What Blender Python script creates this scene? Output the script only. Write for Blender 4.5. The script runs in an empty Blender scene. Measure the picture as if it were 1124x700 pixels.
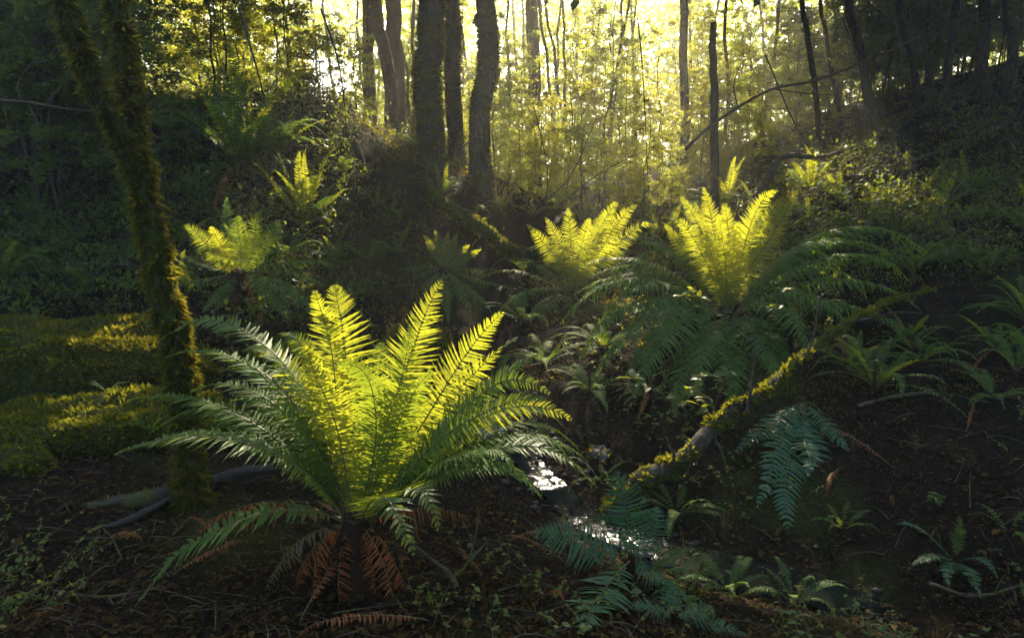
import bpy, math, random
import numpy as np
from mathutils import Vector, Matrix

SEED = 7
random.seed(SEED)
rng = np.random.default_rng(SEED)
R = math.radians
scene = bpy.context.scene
col = scene.collection

# ------------------------------------------------------------------ camera
F = 732.0
PITCH = R(11.6)
CAM = np.array([0.0, 0.0, 1.5])
FWD = np.array([0, math.cos(PITCH), -math.sin(PITCH)])
UP = np.array([0, math.sin(PITCH), math.cos(PITCH)])
RIGHT = np.array([1.0, 0, 0])


def ray(u, v):
    return RIGHT * ((u - 562) / F) + UP * ((350 - v) / F) + FWD


def P(u, v, Y):
    d = ray(u, v)
    return CAM + d * (Y / d[1])


cam_d = bpy.data.cameras.new("camera")
cam = bpy.data.objects.new("camera", cam_d)
col.objects.link(cam)
cam.location = CAM
cam.rotation_euler = (R(90) - PITCH, 0, 0)
cam_d.sensor_width = 36
cam_d.lens = 36 * F / 1124
cam_d.clip_start = 0.05
cam_d.clip_end = 500
scene.camera = cam

# ------------------------------------------------------------------ sun
SUN_AZ, SUN_EL = R(8), R(33)
SUN = np.array([math.sin(SUN_AZ) * math.cos(SUN_EL), math.cos(SUN_AZ) * math.cos(SUN_EL), math.sin(SUN_EL)])
ld = bpy.data.lights.new("sun", "SUN")
ld.energy = 3.1
ld.angle = R(0.53)
ld.color = (1.0, 0.86, 0.62)
lo = bpy.data.objects.new("sun", ld)
col.objects.link(lo)
lo.rotation_euler = Vector(SUN).to_track_quat("Z", "Y").to_euler()
lo.location = (0, 0, 30)

world = bpy.data.worlds.new("World")
scene.world = world
world.use_nodes = True
nt = world.node_tree
bg = nt.nodes["Background"]
sky = nt.nodes.new("ShaderNodeTexSky")
sky.sky_type = "NISHITA"
sky.sun_disc = False
sky.sun_elevation = SUN_EL
sky.sun_rotation = SUN_AZ
sky.air_density = 0.8
sky.dust_density = 2.5
sky.ozone_density = 1.5
nt.links.new(sky.outputs[0], bg.inputs[0])
bg.inputs[1].default_value = 0.15

scene.view_settings.view_transform = "Standard"
scene.view_settings.look = "None"
scene.view_settings.gamma = 1
scene.view_settings.exposure = 2.6
scene.view_settings.use_curve_mapping = False
cy = scene.cycles
cy.max_bounces = 8
cy.diffuse_bounces = 6
cy.glossy_bounces = 2
cy.transmission_bounces = 6
cy.volume_bounces = 0
cy.transparent_max_bounces = 4
cy.caustics_reflective = False
cy.caustics_refractive = False
cy.use_denoising = True
cy.sample_clamp_indirect = 4

# ------------------------------------------------------------------ materials


def N(nt, t, **kw):
    n = nt.nodes.new(t)
    for k, v in kw.items():
        setattr(n, k, v)
    return n


def ramp(nt, stops, fac):
    r = N(nt, "ShaderNodeValToRGB")
    e = r.color_ramp.elements
    while len(e) < len(stops):
        e.new(0.5)
    for i, (p, c) in enumerate(stops):
        e[i].position = p
        e[i].color = (*c, 1)
    nt.links.new(fac, r.inputs[0])
    return r.outputs[0]


def leaf_mat(name, refl, trans, mix=0.5, rough=0.45, spec=0.35, brown=False):
    """refl / trans: lists of colours picked per leaf (per mesh island)."""
    m = bpy.data.materials.new(name)
    m.use_nodes = True
    nt = m.node_tree
    nt.nodes.clear()
    out = N(nt, "ShaderNodeOutputMaterial")
    geo = N(nt, "ShaderNodeNewGeometry")
    oi = N(nt, "ShaderNodeObjectInfo")
    a = N(nt, "ShaderNodeMath", operation="MULTIPLY_ADD")
    nt.links.new(geo.outputs["Random Per Island"], a.inputs[0])
    a.inputs[1].default_value = 0.6
    b = N(nt, "ShaderNodeMath", operation="MULTIPLY")
    nt.links.new(oi.outputs["Random"], b.inputs[0])
    b.inputs[1].default_value = 0.4
    nt.links.new(b.outputs[0], a.inputs[2])
    n = len(refl)
    cr = ramp(nt, [(i / max(1, n - 1) * (.86 if brown else 1), c) for i, c in enumerate(refl)] + ([(.95, (0.10, 0.06, 0.018))] if brown else []), a.outputs[0])
    n = len(trans)
    ct = ramp(nt, [(i / max(1, n - 1) * (.86 if brown else 1), c) for i, c in enumerate(trans)] + ([(.95, (0.34, 0.2, 0.03))] if brown else []), a.outputs[0])
    pb = N(nt, "ShaderNodeBsdfPrincipled")
    nt.links.new(cr, pb.inputs["Base Color"])
    pb.inputs["Roughness"].default_value = rough
    pb.inputs["Specular IOR Level"].default_value = spec
    tr = N(nt, "ShaderNodeBsdfTranslucent")
    nt.links.new(ct, tr.inputs[0])
    mx = N(nt, "ShaderNodeMixShader")
    mx.inputs[0].default_value = mix
    nt.links.new(pb.outputs[0], mx.inputs[1])
    nt.links.new(tr.outputs[0], mx.inputs[2])
    nt.links.new(mx.outputs[0], out.inputs[0])
    return m


def solid_mat(name, stops, scale=8, rough=0.8, bump=0.4, detail=6, spec=0.3, stretch=(1, 1, 1), moss=None, bdist=0.02):
    m = bpy.data.materials.new(name)
    m.use_nodes = True
    nt = m.node_tree
    pb = nt.nodes["Principled BSDF"]
    tc = N(nt, "ShaderNodeTexCoord")
    mp = N(nt, "ShaderNodeMapping")
    mp.inputs["Scale"].default_value = stretch
    nt.links.new(tc.outputs["Object"], mp.inputs[0])
    no = N(nt, "ShaderNodeTexNoise")
    no.inputs["Scale"].default_value = scale
    no.inputs["Detail"].default_value = detail
    no.inputs["Roughness"].default_value = 0.65
    nt.links.new(mp.outputs[0], no.inputs["Vector"])
    c = ramp(nt, stops, no.outputs[0])
    if moss:
        n2 = N(nt, "ShaderNodeTexNoise")
        n2.inputs["Scale"].default_value = moss[1]
        n2.inputs["Detail"].default_value = 5
        nt.links.new(tc.outputs["Object"], n2.inputs["Vector"])
        r2 = N(nt, "ShaderNodeMapRange")
        r2.inputs[1].default_value = moss[2]
        r2.inputs[2].default_value = moss[2] + 0.12
        nt.links.new(n2.outputs[0], r2.inputs[0])
        mm = N(nt, "ShaderNodeMix", data_type="RGBA")
        nt.links.new(r2.outputs[0], mm.inputs[0])
        nt.links.new(c, mm.inputs[6])
        mm.inputs[7].default_value = (*moss[0], 1)
        c = mm.outputs[2]
    nt.links.new(c, pb.inputs["Base Color"])
    pb.inputs["Roughness"].default_value = rough
    pb.inputs["Specular IOR Level"].default_value = spec
    bp = N(nt, "ShaderNodeBump")
    bp.inputs["Strength"].default_value = bump
    bp.inputs["Distance"].default_value = bdist
    nt.links.new(no.outputs[0], bp.inputs["Height"])
    nt.links.new(bp.outputs[0], pb.inputs["Normal"])
    return m


MAT = {}
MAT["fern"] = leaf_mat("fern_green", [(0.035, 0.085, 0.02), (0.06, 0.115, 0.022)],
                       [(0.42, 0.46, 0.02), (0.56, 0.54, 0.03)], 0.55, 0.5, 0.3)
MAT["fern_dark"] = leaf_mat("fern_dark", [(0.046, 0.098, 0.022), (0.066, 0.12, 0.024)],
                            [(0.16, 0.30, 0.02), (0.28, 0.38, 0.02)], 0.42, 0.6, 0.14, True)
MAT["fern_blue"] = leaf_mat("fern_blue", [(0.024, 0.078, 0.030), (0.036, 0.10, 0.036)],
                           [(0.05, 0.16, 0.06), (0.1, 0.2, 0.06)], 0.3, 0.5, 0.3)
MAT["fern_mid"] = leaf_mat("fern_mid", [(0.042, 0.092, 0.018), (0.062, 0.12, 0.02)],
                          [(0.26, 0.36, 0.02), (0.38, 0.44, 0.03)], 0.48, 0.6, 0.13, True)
MAT["rib"] = solid_mat("fern_rib", [(0.3, (0.05, 0.05, 0.012)), (0.7, (0.11, 0.09, 0.025))], 30, 0.5, 0.1)
MAT["dead"] = leaf_mat("fern_dead", [(0.11, 0.038, 0.014), (0.28, 0.085, 0.026)], [(0.25, 0.08, 0.02), (0.3, 0.1, 0.03)], 0.3, 0.7, 0.15)
MAT["dead_pale"] = leaf_mat("fern_dead_pale", [(0.09, 0.075, 0.04), (0.14, 0.12, 0.07)], [(0.15, 0.12, 0.05), (0.2, 0.16, 0.08)], 0.25, 0.7, 0.15)
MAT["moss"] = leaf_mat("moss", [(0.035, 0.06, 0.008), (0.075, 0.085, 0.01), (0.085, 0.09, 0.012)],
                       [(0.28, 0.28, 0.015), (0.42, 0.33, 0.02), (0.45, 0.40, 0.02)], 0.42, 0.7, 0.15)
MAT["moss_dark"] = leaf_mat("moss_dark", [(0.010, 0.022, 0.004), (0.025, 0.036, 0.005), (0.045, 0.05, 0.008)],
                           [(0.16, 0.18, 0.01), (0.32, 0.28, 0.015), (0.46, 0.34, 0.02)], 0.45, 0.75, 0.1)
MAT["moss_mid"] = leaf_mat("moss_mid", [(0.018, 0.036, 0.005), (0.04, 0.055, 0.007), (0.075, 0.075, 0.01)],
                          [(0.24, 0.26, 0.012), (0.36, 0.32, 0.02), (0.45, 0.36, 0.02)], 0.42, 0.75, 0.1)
MAT["moss_base"] = solid_mat("moss_base", [(0.3, (0.012, 0.02, 0.004)), (0.7, (0.05, 0.055, 0.01))], 25, 0.95, 1.0, 6, 0.1)
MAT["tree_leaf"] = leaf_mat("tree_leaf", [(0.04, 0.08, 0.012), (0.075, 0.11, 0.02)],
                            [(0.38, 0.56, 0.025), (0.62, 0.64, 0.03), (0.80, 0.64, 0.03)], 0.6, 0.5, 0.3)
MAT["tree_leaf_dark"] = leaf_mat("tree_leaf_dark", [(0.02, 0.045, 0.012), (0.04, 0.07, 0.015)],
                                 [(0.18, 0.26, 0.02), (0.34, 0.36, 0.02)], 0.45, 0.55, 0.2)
MAT["sprig"] = leaf_mat("sprig_leaf", [(0.04, 0.08, 0.018), (0.08, 0.12, 0.022)],
                        [(0.35, 0.40, 0.02), (0.5, 0.48, 0.03)], 0.45, 0.5, 0.25)
MAT["litter"] = leaf_mat("litter", [(0.012, 0.009, 0.005), (0.022, 0.015, 0.007), (0.036, 0.022, 0.008), (0.075, 0.045, 0.013), (0.34, 0.19, 0.03)],
                         [(0.1, 0.06, 0.02), (0.2, 0.1, 0.02), (0.35, 0.2, 0.03)], 0.2, 0.8, 0.04)
MAT["dry"] = leaf_mat("dry_stems", [(0.05, 0.035, 0.018), (0.10, 0.075, 0.03), (0.08, 0.09, 0.02)],
                      [(0.2, 0.14, 0.03), (0.3, 0.24, 0.03)], 0.3, 0.7, 0.2)
MAT["bark"] = solid_mat("bark", [(0.32, (0.012, 0.010, 0.007)), (0.5, (0.04, 0.032, 0.022)), (0.7, (0.10, 0.085, 0.06))], 24, 0.9, 1.0, 8, 0.2,
                        (1, 1, 0.35), ((0.055, 0.06, 0.012), 3.0, 0.52), 0.03)
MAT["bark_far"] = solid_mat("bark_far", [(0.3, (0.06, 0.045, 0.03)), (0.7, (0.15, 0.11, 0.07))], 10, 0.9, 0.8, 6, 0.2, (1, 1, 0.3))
MAT["twig"] = solid_mat("twig", [(0.3, (0.035, 0.026, 0.016)), (0.7, (0.10, 0.08, 0.05))], 22, 0.85, 0.8, 6, 0.2, (1, 1, 1),
                        ((0.06, 0.065, 0.012), 6.0, 0.55))
MAT["log"] = solid_mat("log_bark", [(0.3, (0.03, 0.028, 0.022)), (0.6, (0.035, 0.030, 0.022)), (0.8, (0.075, 0.068, 0.055))], 9, 0.85, 0.9, 8, 0.25,
                       (0.4, 1, 1), ((0.04, 0.05, 0.01), 4.0, 0.55))
MAT["ground"] = solid_mat("soil", [(0.3, (0.007, 0.006, 0.004)), (0.5, (0.013, 0.010, 0.006)), (0.7, (0.024, 0.016, 0.008))], 12, 0.95, 1.0, 10, 0.04,
                          (1, 1, 1), ((0.028, 0.034, 0.008), 0.9, 0.53), 0.05)
MAT["rock"] = solid_mat("rock", [(0.3, (0.10, 0.095, 0.085)), (0.7, (0.3, 0.28, 0.24))], 6, 0.55, 0.6, 8, 0.5, (1, 1, 1), ((0.03, 0.04, 0.01), 3.0, 0.58))


def water_mat():
    m = bpy.data.materials.new("stream_water")
    m.use_nodes = True
    nt = m.node_tree
    pb = nt.nodes["Principled BSDF"]
    pb.inputs["Base Color"].default_value = (0.008, 0.010, 0.009, 1)
    pb.inputs["Roughness"].default_value = 0.06
    pb.inputs["IOR"].default_value = 1.33
    pb.inputs["Specular IOR Level"].default_value = 0.5
    tc = N(nt, "ShaderNodeTexCoord")
    no = N(nt, "ShaderNodeTexNoise")
    no.inputs["Scale"].default_value = 9
    no.inputs["Detail"].default_value = 4
    nt.links.new(tc.outputs["Object"], no.inputs["Vector"])
    bp = N(nt, "ShaderNodeBump")
    bp.inputs["Strength"].default_value = 0.35
    bp.inputs["Distance"].default_value = 0.02
    nt.links.new(no.outputs[0], bp.inputs["Height"])
    nt.links.new(bp.outputs[0], pb.inputs["Normal"])
    return m


MAT["water"] = water_mat()
MAT["wet_stone"] = solid_mat("wet_stone", [(0.3, (0.012, 0.012, 0.010)), (0.7, (0.05, 0.047, 0.04))], 14, 0.6, 0.5, 6, 0.3)
MAT["rootstock"] = leaf_mat("rootstock", [(0.015, 0.010, 0.006), (0.05, 0.028, 0.014)], [(0.05, 0.03, 0.01), (0.1, 0.05, 0.02)], 0.2, 0.85, 0.1)

# ------------------------------------------------------------------ mesh helpers


class MB:
    """collects vertices and faces; build() links them as ONE mesh object"""

    def __init__(s):
        s.v, s.f, s.m, s.n = [], [], [], 0

    def add(s, v, f, mi=0):
        v = np.asarray(v, float).reshape(-1, 3)
        f = np.asarray(f, int)
        s.v.append(v)
        s.f.append(f + s.n)
        s.m.append(np.full(len(f), mi))
        s.n += len(v)
        return s

    def data(s, name, mats, smooth=True, origin=None):
        v = np.concatenate(s.v)
        if origin is not None:
            v = v - np.asarray(origin)
        me = bpy.data.meshes.new(name)
        tot = np.concatenate([np.full(len(f), f.shape[1]) for f in s.f])
        loops = np.concatenate([f.ravel() for f in s.f])
        me.vertices.add(len(v))
        me.vertices.foreach_set("co", v.ravel().astype(np.float32))
        me.loops.add(len(loops))
        me.loops.foreach_set("vertex_index", loops.astype(np.int32))
        me.polygons.add(len(tot))
        st = np.concatenate([[0], np.cumsum(tot)[:-1]])
        me.polygons.foreach_set("loop_start", st.astype(np.int32))
        me.polygons.foreach_set("material_index", np.concatenate(s.m).astype(np.int32))
        me.polygons.foreach_set("use_smooth", np.full(len(tot), smooth))
        me.update(calc_edges=True)
        me.validate()
        for k in (mats if isinstance(mats, (list, tuple)) else [mats]):
            me.materials.append(MAT[k])
        return me

    def build(s, name, mats, parent=None, smooth=True, origin=None, loc=None):
        return link(name, s.data(name, mats, smooth, origin), parent, loc)


def link(name, me, parent=None, loc=None):
    o = bpy.data.objects.new(name, me)
    col.objects.link(o)
    if parent is not None:
        o.parent = parent
    if loc is not None:
        o.location = loc
    return o


def tag(o, label=None, cat=None, group=None, kind=None):
    if label:
        o["label"] = label
    if cat:
        o["category"] = cat
    if group:
        o["group"] = group
    if kind:
        o["kind"] = kind
    return o


def empty(name, loc, label, cat, group=None, rz=0):
    o = bpy.data.objects.new(name, None)
    col.objects.link(o)
    o.empty_display_size = 0.1
    o.location = loc
    o.rotation_euler = (0, 0, rz)
    return tag(o, label, cat, group)


def nrm(a):
    a = np.asarray(a, float)
    return a / (np.linalg.norm(a, axis=-1, keepdims=True) + 1e-12)


def smooth_path(pts, n):
    """Catmull-Rom through pts"""
    p = np.asarray(pts, float)
    p = np.vstack([2 * p[0] - p[1], p, 2 * p[-1] - p[-2]])
    k = len(p) - 3
    t = np.linspace(0, k - 1e-6, n)
    i = t.astype(int)
    f = (t - i)[:, None]
    a, b, c, d = p[i], p[i + 1], p[i + 2], p[i + 3]
    return 0.5 * (2 * b + (c - a) * f + (2 * a - 5 * b + 4 * c - d) * f ** 2 + (3 * b - a - 3 * c + d) * f ** 3)


def tube(mb, pts, rad, sides=8, mi=0, jitter=0.0, r=rng):
    pts = np.asarray(pts, float)
    n = len(pts)
    rad = np.interp(np.linspace(0, 1, n), np.linspace(0, 1, len(np.atleast_1d(rad))), np.atleast_1d(rad))
    T = nrm(np.gradient(pts, axis=0))
    ref = np.array([0.0, 0, 1]) if abs(T[:, 2]).mean() < 0.8 else np.array([1.0, 0, 0])
    A = nrm(np.cross(T, ref))
    B = np.cross(T, A)
    th = np.arange(sides) * 2 * math.pi / sides
    rr = rad[:, None] * (1 + jitter * r.standard_normal((n, sides)))
    v = pts[:, None] + rr[..., None] * (np.cos(th)[None, :, None] * A[:, None] + np.sin(th)[None, :, None] * B[:, None])
    idx = np.arange(n * sides).reshape(n, sides)
    nx = np.roll(idx, -1, 1)
    f = np.stack([idx[:-1], nx[:-1], nx[1:], idx[1:]], -1).reshape(-1, 4)
    mb.add(v.reshape(-1, 3), f, mi)
    mb.add(v[[0, -1]].reshape(-1, 3), [list(range(sides))[::-1], [sides + k for k in range(sides)]], mi)
    return v


def leaves(mb, c, d, nrmv, L, W, mi=0, fold=0.0):
    """diamond leaves: c base points, d direction, nrmv face normal"""
    c = np.asarray(c, float)
    n = len(c)
    d = nrm(d)
    s = nrm(np.cross(d, nrmv))
    up = np.cross(s, d)
    L = np.broadcast_to(L, n)[:, None]
    W = np.broadcast_to(W, n)[:, None]
    v = np.stack([c, c + d * L * 0.45 + s * W * 0.5 + up * fold * W, c + d * L, c + d * L * 0.45 - s * W * 0.5 + up * fold * W], 1)
    f = np.arange(n * 4).reshape(n, 4)
    mb.add(v.reshape(-1, 3), f, mi)


def oval_leaves(mb, c, d, nrmv, L, W, mi=0, fold=0.25, curl=0.15):
    """six-sided leaves with a folded midrib and drooping tip"""
    c = np.asarray(c, float)
    n = len(c)
    d = nrm(d)
    s = nrm(np.cross(d, nrmv))
    up = np.cross(s, d)
    L = np.broadcast_to(L, n)[:, None]
    W = np.broadcast_to(W, n)[:, None]
    m1 = c + d * L * 0.33
    m2 = c + d * L * 0.68 - up * curl * L * 0.3
    tip = c + d * L - up * curl * L
    e = up * fold * W * 0.5
    v = np.stack([c, m1, m2, tip, m1 + s * W * .5 + e, m2 + s * W * .42 + e, m1 - s * W * .5 + e, m2 - s * W * .42 + e], 1)
    b = (np.arange(n) * 8)[:, None]
    q = np.concatenate([b + [1, 4, 5, 2], b + [6, 1, 2, 7]])
    t = np.concatenate([b + [0, 4, 1], b + [0, 1, 6], b + [2, 5, 3], b + [7, 2, 3]])
    mb.add(v.reshape(-1, 3), q, mi)
    mb.f.append(t + mb.n - n * 8)
    mb.m.append(np.full(len(t), mi))


def rand_dirs(n, r=rng):
    return nrm(r.standard_normal((n, 3)))


# value noise in 2D for the terrain
_lat = np.random.default_rng(3).random((256, 256))


def vnoise(x, y):
    xi = np.floor(x).astype(int)
    yi = np.floor(y).astype(int)
    fx = x - xi
    fy = y - yi
    fx = fx * fx * (3 - 2 * fx)
    fy = fy * fy * (3 - 2 * fy)
    g = lambda a, b: _lat[a % 256, b % 256]
    return (g(xi, yi) * (1 - fx) * (1 - fy) + g(xi + 1, yi) * fx * (1 - fy) + g(xi, yi + 1) * (1 - fx) * fy + g(xi + 1, yi + 1) * fx * fy) - 0.5


# ------------------------------------------------------------------ terrain
CP = []  # control points x, y, z
for u, v, Y in [
    (400, 572, 2.95), (0, 690, 2.05), (300, 700, 2.0), (562, 700, 2.0), (800, 700, 2.05), (1124, 690, 2.15),
    (100, 520, 3.4), (0, 520, 3.2), (212, 560, 3.05), (80, 450, 4.2), (250, 430, 4.4), (60, 340, 5.3), (-150, 330, 5),
    (265, 330, 5.5), (335, 255, 7.0), (270, 195, 7.0), (330, 118, 8.5), (235, 122, 8.5), (420, 150, 9), (470, 187, 9.0),
    (530, 200, 8.9), (600, 232, 10), (400, 250, 7.4), (100, 220, 6.8), (120, 110, 8.5), (-100, 110, 8), (420, 330, 6.3),
    (630, 550, 3.6), (552, 466, 4.4), (515, 375, 6), (585, 290, 9), (640, 245, 12), (700, 580, 3.3),
    (780, 605, 3.1), (950, 650, 2.75), (1020, 700, 2.4), (700, 455, 4.4), (800, 372, 5), (640, 350, 6.0), (1000, 500, 3.7), (1124, 560, 3.1),
    (900, 520, 3.6), (860, 450, 4.1), (1100, 400, 4.4), (950, 250, 7.2), (1050, 200, 8), (1124, 85, 10), (1124, 250, 6.2), (900, 200, 9), (960, 135, 12),
    (830, 215, 10), (750, 232, 12), (1000, 330, 5.3), (1250, 300, 5), (1250, 500, 3.2)]:
    CP.append(P(u, v, Y))
for x, y, z in [(-4, 12.5, 1.7), (-2, 13, 1.5), (0.5, 16, 1.0), (3, 16, 1.2), (-7, 14, 1.8), (0, 0, -0.05), (-3, 0.5, 0.1), (3, 0.5, 0.0), (9, 14, 3.6),
                (6, 16, 2.6), (10, 8, 3.4), (-9, 9, 2.6), (-8, 4, 1.2), (8, 4, 1.6), (0, -6, 0), (-8, -5, .5), (8, -5, .5), (0, 24, 0.9), (10, 24, 3), (-10, 24, 1.6)]:
    CP.append(np.array([x, y, z]))
CP = np.array(CP)


def _tps(r2):
    return np.where(r2 > 1e-12, 0.5 * r2 * np.log(r2 + 1e-12), 0)


_n = len(CP)
_K = _tps(((CP[:, None, :2] - CP[None, :, :2]) ** 2).sum(-1)) + 0.02 * np.eye(_n)
_Pm = np.hstack([np.ones((_n, 1)), CP[:, :2]])
_A = np.block([[_K, _Pm], [_Pm.T, np.zeros((3, 3))]])
_w = np.linalg.solve(_A, np.concatenate([CP[:, 2], np.zeros(3)]))

STREAM = smooth_path([P(*a) for a in [(1100, 760, 2.2), (960, 668, 2.75), (800, 610, 3.05), (700, 580, 3.3), (630, 546, 3.6), (585, 500, 4.0), (552, 460, 4.45),
                                      (530, 410, 5.2), (520, 372, 6.0), (545, 330, 7.2), (585, 290, 9.0), (620, 262, 10.5)]], 90)


def tps(x, y):
    x = np.asarray(x, float)
    y = np.asarray(y, float)
    sh = x.shape
    x = x.ravel()
    y = y.ravel()
    out = np.empty(len(x))
    for a in range(0, len(x), 20000):
        xs, ys = x[a:a + 20000], y[a:a + 20000]
        k = _tps((xs[:, None] - CP[None, :, 0]) ** 2 + (ys[:, None] - CP[None, :, 1]) ** 2)
        out[a:a + 20000] = k @ _w[:_n] + _w[_n] + _w[_n + 1] * xs + _w[_n + 2] * ys
    return out.reshape(sh)


def stream_dist(x, y):
    d = np.full(np.shape(x), 1e9)
    for p in STREAM[::2]:
        d = np.minimum(d, np.hypot(x - p[0], y - p[1]))
    return d


def height(x, y):
    x = np.asarray(x, float)
    y = np.asarray(y, float)
    xc = np.clip(x, -13, 13)
    yc = np.clip(y, -7, 26)
    z = np.clip(tps(xc, yc), -1.5, 5.5)
    z = z + 0.10 * vnoise(x * 1.3 + 9, y * 1.3) + 0.06 * vnoise(x * 3.1, y * 3.1 + 4) + 0.03 * vnoise(x * 8 + 3, y * 8) + 0.015 * vnoise(x * 21, y * 21)
    d = stream_dist(x, y)
    z = z - 0.14 * np.clip(1 - d / 0.55, 0, 1)
    return z


def hz(x, y):
    return float(height(np.array([x]), np.array([y]))[0])


def Gd(u, v):
    """the point of the ground seen at pixel u, v"""
    d = ray(u, v)
    t = np.linspace(1.2, 30, 1400)
    p = CAM[None] + d[None] * t[:, None]
    under = p[:, 2] < height(p[:, 0], p[:, 1])
    i = int(np.argmax(under)) if under.any() else len(t) - 1
    return p[i]


def axis(lo, hi, fine_lo, fine_hi, step, grow=1.12):
    a = list(np.arange(fine_lo, fine_hi + 1e-6, step))
    s = step
    while a[-1] < hi:
        s *= grow
        a.append(a[-1] + s)
    s = step
    while a[0] > lo:
        s *= grow
        a.insert(0, a[0] - s)
    return np.array(a)


gx = axis(-85, 85, -5.5, 6.0, 0.045)
gy = axis(-60, 85, 1.5, 10.5, 0.045)
X, Y_ = np.meshgrid(gx, gy)
Z = height(X, Y_)
idx = np.arange(X.size).reshape(X.shape)
mb = MB()
mb.add(np.stack([X, Y_, Z], -1).reshape(-1, 3), np.stack([idx[:-1, :-1], idx[:-1, 1:], idx[1:, 1:], idx[1:, :-1]], -1).reshape(-1, 4))
tag(mb.build("ground", "ground"), kind="structure")

# stream water
mb = MB()
n = len(STREAM)
T = nrm(np.gradient(STREAM, axis=0))
side = nrm(np.cross(T, [0, 0, 1]))
wl = []
zc = np.minimum.accumulate(height(STREAM[::-1, 0], STREAM[::-1, 1]))[::-1] + 0.06
wd = np.interp(np.linspace(0, 1, n), [0, .15, .3, .45, .6, 1], [.20, .15, .11, .085, .07, .06])
k = 9
off = np.linspace(-1, 1, k)
v = STREAM[:, None] + side[:, None] * (wd[:, None] * off[None])[..., None]
v[..., 2] = zc[:, None]
idx = np.arange(n * k).reshape(n, k)
mb.add(v.reshape(-1, 3), np.stack([idx[:-1, :-1], idx[:-1, 1:], idx[1:, 1:], idx[1:, :-1]], -1).reshape(-1, 4))
tag(mb.build("stream_water", "water"), kind="structure")

# ------------------------------------------------------------------ ferns


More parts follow.
